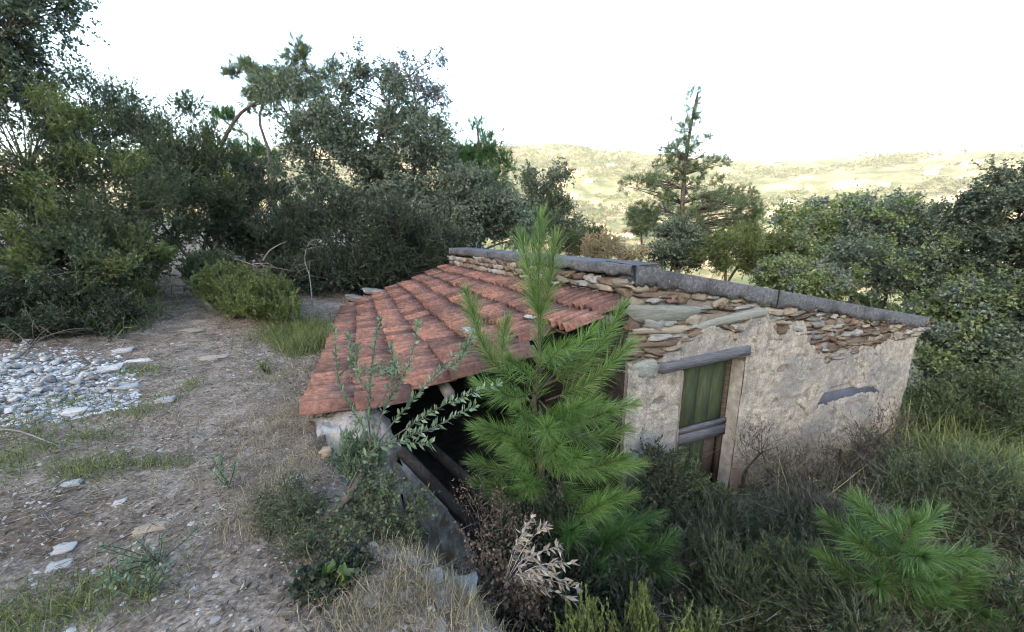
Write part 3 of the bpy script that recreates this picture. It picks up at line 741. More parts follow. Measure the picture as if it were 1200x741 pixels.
# ------------------------------------------------------------------ plants
def bez(a, b, lift=.2, n=6, wob=.06, r=rng):
    a = np.asarray(a, float); b = np.asarray(b, float); L = np.linalg.norm(b - a)
    m = (a + b) / 2 + np.array([0, 0, lift * L]) + r.normal(0, wob * L, 3)
    t = np.linspace(0, 1, n)[:, None]
    return (1 - t) ** 2 * a + 2 * t * (1 - t) * m + t ** 2 * b
def poly(pts, n=14):
    """smooth path through the points"""
    P = np.asarray(pts, float); t = np.linspace(0, len(P) - 1, n); out = []
    for tt in t:
        i = min(int(tt), len(P) - 2); f = tt - i
        p0 = P[max(i - 1, 0)]; p1 = P[i]; p2 = P[i + 1]; p3 = P[min(i + 2, len(P) - 1)]
        out.append(.5 * ((2 * p1) + (-p0 + p2) * f + (2 * p0 - 5 * p1 + 4 * p2 - p3) * f * f + (-p0 + 3 * p1 - 3 * p2 + p3) * f ** 3))
    return np.array(out)

# style: ub = upward bias of twigs, tl = twig length / clump radius, nt twigs per clump, nl leaves per twig, L, W leaf size, sp = spread of leaf from twig
STY = {
    'oak':   dict(ub=.25, tl=1.0, nt=26, nl=12, L=.062, W=.042, sp=1.0, st=.25, fold=.22, droop=.1, kind='leaf'),
    'heath': dict(ub=.75,  tl=.95, nt=28, nl=24, L=.042, W=.015, sp=.7, st=.12, fold=.1, droop=0, kind='leaf'),
    'broad': dict(ub=.3,  tl=1.0, nt=22, nl=9,  L=.10, W=.07, sp=1.0, st=.2, fold=.2, droop=.2, kind='leaf'),
    'pine':  dict(ub=.5,  tl=.9, nt=14, nl=34, L=.16, W=.013, sp=.75, st=.35, fold=0, droop=0, kind='needle'),
    'broom': dict(ub=.55, tl=1.2, nt=26, nl=16, L=.05, W=.007, sp=.45, st=.1, fold=.1, droop=0, kind='leaf'),
}
def foliage(leafS, twigS, centres, radii, sty, root_dir=None, twr=.004, scale=1.0, tw_share=.5):
    p = sty; centres = np.asarray(centres); radii = np.asarray(radii); n = len(centres)
    nt = p['nt']; nl = p['nl']
    D = rng.normal(size=(n, nt, 3)); D = unit(D)
    if root_dir is not None: D = D + .8 * np.asarray(root_dir)[:, None, :]
    D[..., 2] += p['ub']; D = unit(D)
    off = rng.normal(size=(n, nt, 3)) * radii[:, None, None] * .28
    A = centres[:, None, :] + off - D * radii[:, None, None] * .25
    ln = radii[:, None] * p['tl'] * rng.uniform(.55, 1.25, (n, nt))
    B = A + D * ln[..., None]
    pick = rng.random((n, nt)) < tw_share
    sticks(twigS, A[pick], B[pick], twr * scale, twr * .35 * scale)
    f = p['st'] + (1 - p['st']) * rng.random((n, nt, nl))
    P = A[:, :, None, :] + (B - A)[:, :, None, :] * f[..., None]
    LD = unit(rng.normal(size=(n, nt, nl, 3))) * p['sp'] + D[:, :, None, :] * (1.0 if p['kind'] != 'leaf' or p['sp'] < .8 else .5)
    LD[..., 2] += .12
    m = n * nt * nl
    L = p['L'] * scale * rng.uniform(.65, 1.25, m); W = p['W'] * scale * rng.uniform(.7, 1.2, m)
    if p.get('tri'): tri_leaves(leafS, P.reshape(-1, 3), LD.reshape(-1, 3), L, W)
    elif p['kind'] == 'leaf': leaves(leafS, P.reshape(-1, 3), LD.reshape(-1, 3), L, W, p['fold'], p['droop'])
    else: leaves(leafS, P.reshape(-1, 3), LD.reshape(-1, 3), L, W, 0, 0, .35)

def clumps_in(ells, n, rmin, rmax, shell=.45):
    """clump centres in a union of ellipsoids (cx,cy,cz,rx,ry,rz), denser towards the outside"""
    vol = np.array([e[3] * e[4] * e[5] for e in ells]) ** .8; pr = vol / vol.sum(); C, Q, out = [], [], []
    tries = 0
    while len(C) < n and tries < n * 30:
        tries += 1
        e = ells[rng.choice(len(ells), p=pr)]
        d = unit(rng.normal(size=3)); rr = shell + (1 - shell) * rng.random() ** .6
        c = np.array(e[:3]) + d * rr * np.array(e[3:6]) * .92
        if any(sum(((c[k] - g[k]) / g[3 + k]) ** 2 for k in range(3)) < .2 for g in ells if g is not e) and rng.random() < .7: continue
        C.append(c); Q.append(rng.uniform(rmin, rmax)); out.append(unit((c - np.array(e[:3])) / np.array(e[3:6])))
    return np.array(C), np.array(Q), np.array(out)

def tree(name, label, cat, base, trunk, ells, n, rr, style, leafm, group=None, barkm='bark', r0=.12, scale=1.0, limb=.35, over=None, lower=None, trunks=None, tw_share=.5, twr=.004, shell=.45, limb_r=.3, tips=None):
    sty = dict(STY[style]); sty.update(over or {})
    if np.linalg.norm(np.asarray(ells[0][:3]) - CAM) > 3.4:
        sty['tri'] = True; sty['nl'] = int(sty['nl'] * 1.05); sty['W'] *= 1.15; sty['L'] *= 1.1
    if np.linalg.norm(np.asarray(ells[0][:3]) - CAM) > 6: tw_share = min(tw_share, .25)
    root = empty(name, base, label, cat, group)
    tS, lS = Soup(), Soup()
    paths = []
    for tp in ([trunk] + (trunks or [])):
        P = poly(tp, 16); rad = np.linspace(1, .3, len(P)) * r0
        rad[0] *= 1.25; tS.tube(P, rad, 8); paths.append((P, rad))
    C, Q, O = clumps_in(ells, n, *rr, shell=shell)
    allP = np.concatenate([p for p, _ in paths]); allR = np.concatenate([r_ for _, r_ in paths])
    for c, q in zip(C, Q):
        d = np.linalg.norm(allP - c, axis=1) + 1.4 * np.maximum(0, allP[:, 2] - (c[2] - .15 * np.linalg.norm(c[:2] - allP[:, :2], axis=1)))
        k = int(np.argmin(d + rng.random(len(d)) * .3)); L = np.linalg.norm(c - allP[k])
        P = bez(allP[k], c, limb * rng.uniform(.2, 1) * .6, 6, .07); rb = min(allR[k] * .6, .012 + .028 * L * limb_r)
        tS.tube(P, np.linspace(rb, .006, 6), 5, False)
    foliage(lS, tS, C, Q, sty, O * .6, twr, scale, tw_share)
    part('trunk', tS, M[barkm], root); part('crown', lS, M[leafm], root)
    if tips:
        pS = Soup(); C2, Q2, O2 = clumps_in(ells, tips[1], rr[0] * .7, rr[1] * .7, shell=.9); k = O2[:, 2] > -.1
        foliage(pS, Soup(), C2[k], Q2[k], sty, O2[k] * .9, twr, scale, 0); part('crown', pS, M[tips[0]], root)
    return root
def E(u, v, d, ru, rv, rd=None):
    """ellipsoid seen at pixel (u,v) from depth d with pixel radii ru, rv"""
    c = at(u, v, d); a, b = ru * d / FPX, rv * d / FPX
    return (*c, a, rd if rd else (a + b) / 2, b)
def G3(x, y, dz=0.0): return np.array([x, y, gz(x, y) + dz])
def gp(u, d, dz=0.0):
    """ground point under the image column u at depth d"""
    x = (u - 600) / FPX * d; y = d / math.cos(PITCH) * .985
    return G3(x, y, dz)

# --- left thicket of tree heath along the path
def heath(label, u, d, ells, n, leafm='heath', rr=(.28, .5), group='tree heaths along the path', over=None, r0=.05, scale=1.0, tips=None):
    b = gp(u, d, -.05); top = np.mean([e[:3] for e in ells], axis=0)
    tr_ = []
    for k in range(3):
        e = ells[k % len(ells)]; tr_.append([b + rng.normal(0, .1, 3) * np.array([1, 1, 0]), (b * .6 + np.array(e[:3]) * .4) + rng.normal(0, .15, 3), np.array(e[:3]) + rng.normal(0, .2, 3)])
    return tree('tree_heath', label, 'shrub', b, tr_[0], ells, n, rr, 'heath', leafm, group, 'bark', r0, scale, trunks=tr_[1:], over=over, tips=tips)
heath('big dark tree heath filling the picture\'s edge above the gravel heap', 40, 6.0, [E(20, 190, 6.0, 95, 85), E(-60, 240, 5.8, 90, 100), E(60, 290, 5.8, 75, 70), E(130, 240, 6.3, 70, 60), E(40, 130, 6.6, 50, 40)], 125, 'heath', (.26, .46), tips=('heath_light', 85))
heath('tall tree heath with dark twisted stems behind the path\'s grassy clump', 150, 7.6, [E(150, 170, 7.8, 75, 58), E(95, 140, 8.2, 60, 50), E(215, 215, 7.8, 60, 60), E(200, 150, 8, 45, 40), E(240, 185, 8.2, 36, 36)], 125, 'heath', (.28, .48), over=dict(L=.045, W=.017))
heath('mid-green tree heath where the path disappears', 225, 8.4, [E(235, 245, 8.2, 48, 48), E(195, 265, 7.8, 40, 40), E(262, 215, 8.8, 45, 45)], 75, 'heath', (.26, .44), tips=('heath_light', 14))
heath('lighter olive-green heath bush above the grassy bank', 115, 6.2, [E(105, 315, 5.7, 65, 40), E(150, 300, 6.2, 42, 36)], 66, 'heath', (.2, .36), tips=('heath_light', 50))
heath('low dark heath at the foot of the big tree heath', 60, 5.2, [E(45, 365, 5.2, 70, 32), E(110, 372, 5.4, 45, 24), E(-20, 355, 5.0, 50, 40)], 70, 'heath_dark', (.18, .3))
heath('dark heath wall closing the path behind the heather bush', 300, 9.0, [E(300, 255, 9.0, 55, 55), E(345, 285, 8.8, 48, 48), E(275, 290, 8.6, 35, 30)], 90, 'heath_dark', (.28, .46), over=dict(L=.05, W=.018))
heath('dim heath thicket touching the tiles\' upper corner', 440, 8.9, [E(400, 290, 8.8, 60, 55), E(465, 285, 9.2, 50, 48), E(505, 285, 9.8, 40, 36)], 105, 'heath_dark', (.26, .46), over=dict(L=.045, W=.018))
heath('low black-green heath under the holm oak, above the tiles', 420, 8.8, [E(385, 322, 8.3, 40, 24), E(440, 318, 8.9, 48, 26), E(495, 308, 9.6, 34, 20), E(350, 318, 8.0, 26, 20)], 80, 'heath_dark', (.22, .36), over=dict(L=.045, W=.018))
heath('rounded heather bush of upright bright shoots beside the path', 300, 6.6, [E(308, 356, 6.3, 46, 22), E(268, 340, 6.6, 36, 24), E(330, 368, 6.1, 22, 12)], 84, 'heath_light', (.12, .32), 'heather bushes beside the path', dict(ub=1.6, nl=34, nt=24), .02)
heath('darker heather bush behind the bright rounded one', 250, 7.4, [E(250, 322, 7.4, 30, 20)], 30, 'heath', (.18, .3), 'heather bushes beside the path', dict(ub=1.4), .02)

# --- oaks and pines behind the hut
b = gp(420, 11.5)
tree('holm_oak', 'large grey-green holm oak rising over the hut with airy top', 'tree', b, [b, at(425, 300, 11.5), at(430, 220, 11.5), at(455, 120, 11.6)],
     [E(400, 190, 11.5, 75, 65), E(480, 185, 11.6, 52, 60), E(380, 260, 11.2, 70, 55), E(480, 265, 11.2, 62, 50), E(440, 120, 11.6, 42, 38), E(350, 130, 12, 38, 42)], 190, (.38, .62), 'oak', 'oak',
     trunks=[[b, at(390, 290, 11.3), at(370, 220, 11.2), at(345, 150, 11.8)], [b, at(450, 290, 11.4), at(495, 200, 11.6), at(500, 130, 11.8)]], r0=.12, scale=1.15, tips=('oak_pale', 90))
tree('holm_oak', 'sparse purplish-leaved oak showing twigs against the white sky', 'tree', gp(485, 12.6), [gp(485, 12.6), at(480, 250, 12.6), at(490, 150, 12.6), at(480, 90, 12.6)],
     [E(492, 135, 12.6, 40, 60), E(450, 80, 12.6, 38, 28), E(508, 92, 12.8, 22, 26)], 60, (.28, .46), 'oak', 'oak_purple', r0=.07, scale=1.1, over=dict(nl=8, nt=16))
b = gp(255, 13.0)
tree('leaning_pine', 'leaning pine whose trunk arches over above the thicket', 'tree', b, [b, at(250, 230, 13), at(258, 175, 13), at(285, 130, 13), at(322, 116, 13)],
     [E(330, 118, 13, 30, 16), E(300, 95, 13, 20, 12), E(288, 128, 13.2, 16, 10)], 16, (.35, .55), 'pine', 'pine_far', barkm='bark', r0=.1, scale=1.2)
b = gp(318, 15.0)
tree('pine_tree', 'slim pine behind the arching trunk with bare lower stem', 'tree', b, [b, at(322, 250, 15), at(315, 180, 15), at(305, 130, 15), at(345, 70, 15)],
     [E(345, 66, 15, 26, 14), E(288, 92, 15, 22, 14), E(375, 84, 15, 26, 16), E(340, 105, 15, 36, 14)], 26, (.34, .52), 'pine', 'pine_far', barkm='bark', r0=.09, scale=1.3)
tree('pine_tree', 'pale sunlit-green pine glimpsed under the arching trunk', 'tree', gp(292, 18), [gp(292, 18), at(292, 220, 18), at(290, 160, 18)],
     [E(292, 190, 18, 32, 20), E(272, 150, 18, 18, 16)], 22, (.4, .6), 'pine', 'pine_young_dark', barkm='pine_bark', r0=.1, scale=1.4)
b = gp(560, 15)
tree('pine_tree', 'bushy green pine between the oaks, top just over the ridge line', 'tree', b, [b, at(562, 240, 15), at(560, 150, 15)],
     [E(562, 170, 15, 20, 24), E(545, 200, 15, 26, 20), E(575, 195, 15, 22, 20), E(560, 225, 15, 34, 20)], 46, (.35, .6), 'pine', 'pine_young_dark', barkm='pine_bark', r0=.1, scale=1.25)
b = gp(555, 11.5)
tree('holm_oak', 'grey-green oak leaning over the far end of the coping', 'tree', b, [b, at(555, 280, 11.6), at(560, 230, 11.6)],
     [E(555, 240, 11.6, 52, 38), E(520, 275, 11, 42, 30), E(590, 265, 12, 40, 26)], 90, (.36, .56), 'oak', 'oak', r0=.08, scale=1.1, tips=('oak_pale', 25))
b = gp(630, 15)
tree('holm_oak', 'dark small-leaved oak beside the sunlit valley gap', 'tree', b, [b, at(625, 270, 15), at(630, 215, 15)],
     [E(630, 230, 15, 36, 30), E(605, 260, 14.5, 40, 26), E(655, 262, 15, 28, 24), E(660, 210, 15, 14, 12)], 85, (.4, .6), 'oak', 'oak_dark', r0=.09, scale=1.2)
# branch of a tree beyond the edge of the picture
b = G3(-8.2, 5.2)
tree('holm_oak', 'overhanging oak branch in the top corner against the sky', 'tree', b, [b, b + np.array([.3, .1, 2.4]), at(-60, 60, 6.3), at(10, 40, 6.2)],
     [E(10, 25, 6.2, 55, 38), E(-50, 60, 6.3, 70, 60), E(60, 12, 6.2, 28, 14), E(20, 80, 6.3, 24, 12)], 80, (.28, .45), 'oak', 'oak_dark', r0=.09, scale=.85)

# --- tall pine and the trees right of the hut
b = gp(790, 21)
PT = [b, at(797, 300, 21), at(800, 230, 21), at(806, 170, 21), at(818, 108, 21)]
tree('maritime_pine', 'tall open pine standing alone against the sunlit valley', 'tree', b, PT,
     [E(816, 122, 21, 16, 14), E(828, 160, 21, 20, 10), E(795, 152, 21, 18, 14), E(815, 145, 21, 20, 12), E(800, 172, 21, 26, 12), E(790, 188, 21, 34, 16), E(840, 190, 21, 14, 10), E(765, 215, 21, 36, 14), E(830, 225, 21, 44, 16), E(800, 240, 21, 48, 18), E(860, 250, 20.5, 34, 20), E(750, 245, 21, 22, 12), E(770, 262, 21, 22, 12), E(835, 265, 20.5, 40, 16), E(812, 205, 21, 30, 14), E(745, 215, 21, 20, 8), E(875, 232, 21, 22, 10), E(880, 262, 20.5, 24, 14), E(800, 275, 20.5, 40, 14)],
     225, (.3, .5), 'pine', 'pine_far', barkm='bark', r0=.17, scale=1.25, shell=.35, over=dict(nt=9, nl=26), limb_r=.4)
tree('pine_tree', 'small crooked pine under the tall one\'s branches', 'tree', gp(752, 24), [gp(752, 24), at(752, 285, 24), at(748, 250, 24)],
     [E(745, 258, 24, 20, 12), E(760, 270, 24, 12, 10)], 18, (.4, .6), 'pine', 'pine_far', barkm='pine_bark', r0=.1, scale=1.5)
def bush(label, u, d, ells, n, leafm, rr=(.4, .65), style='oak', scale=1.2, name='broadleaf_tree', group='trees below the hut', r0=.08, over=None, cat='tree'):
    b = gp(u, d, -.1); tp = np.mean([e[:3] for e in ells], axis=0)
    tk = [[b, b * .5 + np.array(e[:3]) * .5 + rng.normal(0, .2, 3), np.array(e[:3])] for e in ells[:3]]
    return tree(name, label, cat, b, tk[0], ells, n, rr, style, leafm, group, 'bark', r0, scale, trunks=tk[1:], over=over, tips=({'oak': 'oak_bright', 'oak_dark': 'oak', 'oak_bright': 'oak_pale'}.get(leafm, leafm), int(n * .42)))
bush('dark rounded bush right behind the coping, below the tall pine', 795, 15, [E(795, 285, 15, 28, 24), E(790, 300, 14.5, 30, 16)], 46, 'oak_dark', (.3, .5), group='bushes behind the coping', cat='bush', name='bush')
bush('brown dry bush behind the coping beside the young pine', 705, 13, [E(700, 290, 13, 26, 12), E(735, 296, 13, 22, 9)], 30, 'grass_dry', (.25, .4), 'heath', 1.4, group='bushes behind the coping', cat='bush', name='bush')
bush('dull green bush behind the coping left of the brown one', 668, 13.5, [E(665, 288, 13.5, 22, 14), E(690, 280, 14, 18, 10)], 26, 'heath', (.25, .4), 'heath', 1.4, group='bushes behind the coping', cat='bush', name='bush')
bush('olive-green feathery bush beyond the middle of the coping', 850, 13.5, [E(850, 300, 13.5, 42, 24), E(880, 290, 14, 34, 22)], 56, 'heath_light', (.3, .5), 'heath', 1.5, group='bushes behind the coping', cat='bush', name='bush')
bush('wide leafy tree with light olive crown past the hut\'s roof line', 960, 15, [E(955, 275, 15, 60, 38), E(930, 310, 13.5, 48, 30), E(1010, 265, 15, 55, 34)], 150, 'oak_bright', (.4, .65), 'broad', .95)
bush('bluish-green oak behind the end of the coping', 1060, 12.5, [E(1050, 280, 13, 60, 42), E(1000, 315, 11.5, 50, 26), E(1085, 315, 12, 55, 34)], 165, 'oak', (.38, .6), 'oak', 1.25)
bush('tall tree cropped by the picture edge right of the hut', 1200, 11, [E(1195, 250, 11, 50, 58), E(1230, 320, 10.5, 60, 70), E(1165, 300, 11, 40, 40)], 150, 'oak_dark', (.34, .55), 'oak', 1.15)
bush('low leafy chestnut sapling with broad leaves beside the hut\'s corner', 1130, 9.5, [E(1110, 375, 9.5, 45, 34), E(1160, 370, 9.0, 55, 40), E(1130, 420, 8.8, 55, 34)], 130, 'oak_bright', (.28, .46), 'broad', .75)
bush('dark undergrowth tree filling the gap at the hut\'s corner', 1200, 8.2, [E(1190, 420, 8.2, 55, 40), E(1225, 380, 8.4, 55, 60), E(1140, 440, 8.6, 50, 26)], 115, 'oak_dark', (.28, .45), 'oak', 1.0)
bush('small oak with pale leaf tips just above the sloping coping', 930, 11.5, [E(925, 322, 11.5, 36, 18), E(960, 335, 10.8, 36, 16)], 56, 'oak_bright', (.26, .42), 'oak', 1.1)

# --- young pines with long needles
def pine_shoot(leafS, stemS, pts, r0=.008, r1=.003, per_m=900, L=.17, W=.0038, start=.0, open_=1.05, tuft=60):
    P = poly(pts, 14); stemS.tube(P, np.linspace(r0, r1, len(P)), 6)
    seg = np.linalg.norm(np.diff(P, axis=0), axis=1); cum = np.concatenate([[0], np.cumsum(seg)]); tot = cum[-1]
    n = int(per_m * 1.1 * tot * (1 - start)); s = (start + (1 - start) * rng.random(n)) * tot
    Q = np.stack([np.interp(s, cum, P[:, k]) for k in range(3)], -1)
    T = unit(np.gradient(P, axis=0)); TT = unit(np.stack([np.interp(s, cum, T[:, k]) for k in range(3)], -1))
    rad = unit(np.cross(TT, rng.normal(size=(n, 3))))
    frac = (s / tot)[:, None]; op = open_ * (1.15 - .45 * frac) * rng.uniform(.6, 1.3, (n, 1))
    blades(leafS, Q, TT + rad * op, L * rng.uniform(.5, 1.15, n) * (1.0 - .25 * (frac[:, 0] > .93)), W * rng.uniform(.8, 1.2, n), rng.uniform(.05, .4, n))
    m = tuft; rad = unit(rng.normal(size=(m, 3))); blades(leafS, np.repeat(P[-1:], m, 0), T[-1] + rad * .35, L * rng.uniform(.5, .9, m), W, .1)
def pts(*uvd): return [at(*p) for p in uvd]
D1 = 3.25
pb = gp(640, 3.35, -.05)
pine1 = empty('young_pine', pb, 'bright green young pine growing in front of the collapsed shed opening', 'pine tree', 'young pines')
lS, l2S, tS = Soup(), Soup(), Soup()
tS.tube(poly([pb, at(640, 640, 3.3), at(632, 520, D1), at(626, 470, D1), at(632, 413, D1), at(632, 374, D1)], 16), np.linspace(.032, .009, 16), 7)
for sh in ([(632, 374, D1), (631, 320, D1), (633, 262, D1)], [(632, 374, D1), (622, 330, D1), (613, 288, D1 + .03)], [(632, 374, D1), (642, 345, D1 - .02), (650, 292, D1 - .05)]):
    pine_shoot(lS, tS, pts(*sh), .007, .003, 560, .24, open_=.85)
pine_shoot(lS, tS, pts((628, 470, D1), (633, 420, D1), (632, 374, D1)), .01, .008, 420, .22)
for sh in ([(620, 452, D1), (585, 432, 3.15), (562, 395, 3.1), (549, 350, 3.08)], [(590, 434, 3.15), (588, 412, 3.15), (592, 385, 3.15)],
           [(632, 455, D1), (680, 430, 3.2), (708, 398, 3.2), (726, 366, 3.2)], [(640, 470, D1), (690, 448, 3.1), (735, 408, 3.05)],
           [(650, 440, 3.2), (672, 415, 3.15), (690, 392, 3.1)], [(628, 470, D1), (590, 465, 3.3), (565, 452, 3.35)]):
    pine_shoot(lS, tS, pts(*sh), .008, .003, 720, .2, start=.15)
# older lower whorls, towards and away from the viewer
for (u, v, du, dv, dd) in [(628, 480, -58, 48, -.25), (630, 490, 62, -8, -.35), (632, 495, 92, 25, -.2), (634, 500, 20, 40, -.7), (634, 510, -28, 30, -.6), (636, 540, 105, 20, -.1), (636, 545, 95, 60, -.3), (636, 560, -70, 25, -.2),
                          (638, 580, 125, 45, .0), (638, 600, 70, 60, -.5), (640, 620, 90, 90, -.3), (636, 520, 60, 30, .3), (636, 540, -45, 5, .35), (640, 640, -50, 20, -.4), (640, 640, 110, 60, .1), (636, 505, 100, -25, .15), (634, 500, -72, 18, .1), (632, 470, 45, 30, -.5), (630, 450, -30, -20, -.4), (634, 455, 62, -45, .1), (632, 440, 30, -30, -.45), (628, 460, -45, 8, -.45), (632, 475, 10, 45, -.8), (634, 490, 75, 5, -.55), (636, 530, 40, 20, -.75), (636, 550, -20, 30, -.7), (636, 570, 80, 30, -.6), (634, 520, -60, -12, -.3), (640, 600, -40, 30, -.6), (640, 560, 60, 55, -.8), (640, 590, 100, 55, -.6), (640, 585, 30, 60, -.9), (638, 530, -75, 30, -.1), (638, 550, -55, 40, -.4), (640, 630, 60, 60, -.8), (640, 545, 85, 5, -.5), (636, 500, 40, -15, -.6), (634, 485, -25, 12, -.6)]:
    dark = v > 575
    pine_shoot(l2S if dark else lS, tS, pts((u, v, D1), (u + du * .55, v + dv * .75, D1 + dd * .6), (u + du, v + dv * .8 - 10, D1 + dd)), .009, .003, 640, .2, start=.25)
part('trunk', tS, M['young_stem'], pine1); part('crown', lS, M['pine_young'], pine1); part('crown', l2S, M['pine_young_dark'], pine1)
def small_pine(label, u, vtop, d, n_side, seed, dark=True, spread=40):
    b = gp(u, d, -.05); root = empty('young_pine', b, label, 'pine tree', 'young pines'); lS, tS = Soup(), Soup()
    top = at(u, vtop + 28, d); P = [b, b * .5 + top * .5 + rng.normal(0, .03, 3), top]
    tS.tube(poly(P, 10), np.linspace(.02, .006, 10), 6)
    pine_shoot(lS, tS, [P[1] * .4 + top * .6, P[1] * .15 + top * .85, top], .008, .003, 900, .17)
    for k in range(n_side):
        t = .45 + .5 * k / n_side; q = P[1] * (1 - t) + top * t; an = k * 2.4 + seed
        e = q + np.array([math.cos(an), math.sin(an), .55]) * rng.uniform(.7, 1) * spread * d / FPX
        pine_shoot(lS, tS, [q, (q + e) / 2 + np.array([0, 0, -.02]), e], .006, .003, 800, .16, start=.2)
    part('trunk', tS, M['young_stem'], root); part('crown', lS, M['pine_young_dark' if dark else 'pine_mid'], root)
small_pine('small dark-green pine low among the dry brush right of the hut', 1068, 588, 2.2, 15, 0.5, False, 62)
small_pine('short pine tuft just right of the small dark-green pine', 1135, 640, 2.2, 7, 1.5, False, 40)
small_pine('small pine half hidden below the young pine, under the door', 750, 615, 3.0, 9, 2.2, True, 44)
small_pine('pale-green pine tips among tall grass at the picture\'s edge', 1185, 520, 5.0, 6, 3.0, False, 34)

# --- shrubs in the hollow in front of the hut
def shrub(label, u, d, ells, n, leafm, rr, style, scale=1.0, over=None, group='shrubs in the hollow', name='shrub', r0=.03, tw_share=.7, barkm='twig'):
    b = gp(u, d, -.08)
    tk = [[b + rng.normal(0, .06, 3) * np.array([1, 1, 0]), b * .5 + np.array(e[:3]) * .5 + rng.normal(0, .08, 3), np.array(e[:3])] for e in (list(ells) * 3)[:4]]
    return tree(name, label, 'shrub', b, tk[0], ells, n, rr, style, leafm, group, barkm, r0, scale, trunks=tk[1:], over=over, tw_share=tw_share, twr=.003, limb_r=.22)
shrub('dark heath shrub in front of the young pine\'s trunk', 680, 2.75, [E(665, 690, 2.6, 42, 50), E(650, 630, 2.7, 22, 35), E(712, 725, 2.5, 50, 36)], 80, 'heath_dark', (.12, .22), 'heath', .75, dict(ub=1.2))
shrub('brownish heath shrub wedged between young pine and door', 770, 4.0, [E(775, 580, 4.0, 32, 45), E(745, 640, 3.6, 40, 50)], 55, 'heath_dark', (.16, .26), 'heath', .85)
shrub('olive-green leafy shrub growing before the green door', 815, 4.7, [E(793, 575, 4.6, 26, 28), E(835, 605, 4.4, 30, 18)], 38, 'heath', (.16, .26), 'heath', 1.1, dict(ub=1.2, L=.05, W=.016, nl=16))
shrub('dark tangled brush below the doorstep', 870, 3.7, [E(860, 640, 3.7, 62, 38), E(800, 680, 3.3, 55, 45), E(930, 650, 3.6, 50, 38)], 85, 'heath_dark', (.16, .28), 'broom', 1.0, dict(nl=20))
shrub('dry purplish-grey broom bush against the plaster wall', 985, 5.0, [E(965, 575, 5.0, 60, 30), E(1020, 555, 5.2, 45, 40), E(925, 600, 4.7, 42, 26)], 80, 'broom_dry', (.18, .3), 'broom', 1.15, dict(nl=10))
shrub('thin dry broom whose twigs reach up the plaster beside the door', 900, 5.15, [E(893, 530, 5.2, 22, 32), E(915, 560, 5.1, 25, 25)], 16, 'broom_dry', (.18, .3), 'broom', 1.0, dict(nl=6, nt=12, ub=1.0))
shrub('grey dead broom twigs rising before the hut\'s right corner', 1045, 5.4, [E(1035, 510, 5.4, 32, 34), E(985, 525, 5.3, 25, 20)], 20, 'broom_dry', (.2, .32), 'broom', 1.0, dict(nl=6, nt=14, ub=.9))
shrub('wide grey-green broom thicket beyond the small pine', 1130, 4.2, [E(1130, 590, 4.2, 65, 45), E(1190, 625, 3.9, 55, 45), E(1085, 580, 4.4, 46, 26)], 80, 'heath', (.2, .34), 'broom', 1.15, dict(nl=14))
shrub('dull green brush in the lower corner below the small pine', 1080, 2.3, [E(1050, 735, 2.3, 90, 35), E(1160, 725, 2.3, 70, 45), E(980, 725, 2.5, 60, 40)], 75, 'heath', (.14, .24), 'broom', .8, dict(nl=18))
shrub('spiky green brush left of the small dark-green pine', 945, 2.9, [E(940, 700, 2.9, 60, 40), E(880, 720, 2.8, 55, 40)], 75, 'heath', (.14, .24), 'broom', .9, dict(nl=22, ub=.9))
shrub('grey-green brush between the dry broom and the small pine', 1010, 3.5, [E(1000, 640, 3.5, 60, 35), E(960, 630, 3.7, 40, 26)], 60, 'broom_dry', (.16, .28), 'broom', 1.0, dict(nl=14))
shrub('tall dim green shrub beyond the hut\'s corner grass', 1150, 6.8, [E(1150, 480, 6.8, 70, 36), E(1090, 485, 7.2, 30, 26)], 60, 'heath', (.24, .4), 'heath', 1.2)
shrub('heather shoots poking up from the lower frame edge', 745, 1.75, [E(688, 775, 1.75, 22, 26), E(755, 765, 1.75, 24, 34), E(825, 775, 1.75, 28, 26)], 26, 'heath_light', (.1, .16), 'heath', .5, dict(ub=2.2, nt=12, nl=60, tl=1.5, sp=.4, W=.014))
shrub('dark brush filling the hollow left of the heather shoots', 640, 2.35, [E(640, 720, 2.35, 50, 40), E(600, 660, 2.6, 30, 35)], 40, 'heath_dark', (.12, .2), 'heath', .75)

# --- wild olive sapling: leaning trunk, leafy stems over the tiles
ob = on_ground(352, 655); ob = np.array([ob[0], ob[1], ob[2]])
dO = 2.15
olive = empty('wild_olive', ob, 'leaning grey-barked sapling with small paired leaves before the tiles', 'sapling'); lS, tS = Soup(), Soup()
tS.tube(poly([ob + np.array([0, 0, -.05]), at(372, 620, 2.2), at(405, 585, 2.25), at(428, 550, 2.35), at(438, 528, 2.4)], 14), np.linspace(.034, .016, 14), 8)
def stem(lS, tS, P, r0=.006, n=26, L=.042, W=.014, start=.3, opp=True):
    P = poly(P, 16); tS.tube(P, np.linspace(r0, .0018, len(P)), 5)
    t = np.linspace(start, 1, n); idx = t * (len(P) - 1); Q = np.stack([np.interp(idx, np.arange(len(P)), P[:, k]) for k in range(3)], -1)
    T = unit(np.gradient(P, axis=0)); TT = unit(np.stack([np.interp(idx, np.arange(len(P)), T[:, k]) for k in range(3)], -1))
    for sgn in (1, -1):
        sd = unit(np.cross(TT, np.array([math.sin(1.3), .4, math.cos(1.3)]) + rng.normal(0, .5, (n, 3)))) * sgn
        leaves(lS, Q, TT * .6 + sd + np.array([0, 0, .15]), L * rng.uniform(.7, 1.2, n), W * rng.uniform(.8, 1.2, n), .2, .05)
o0 = (438, 528, 2.4)
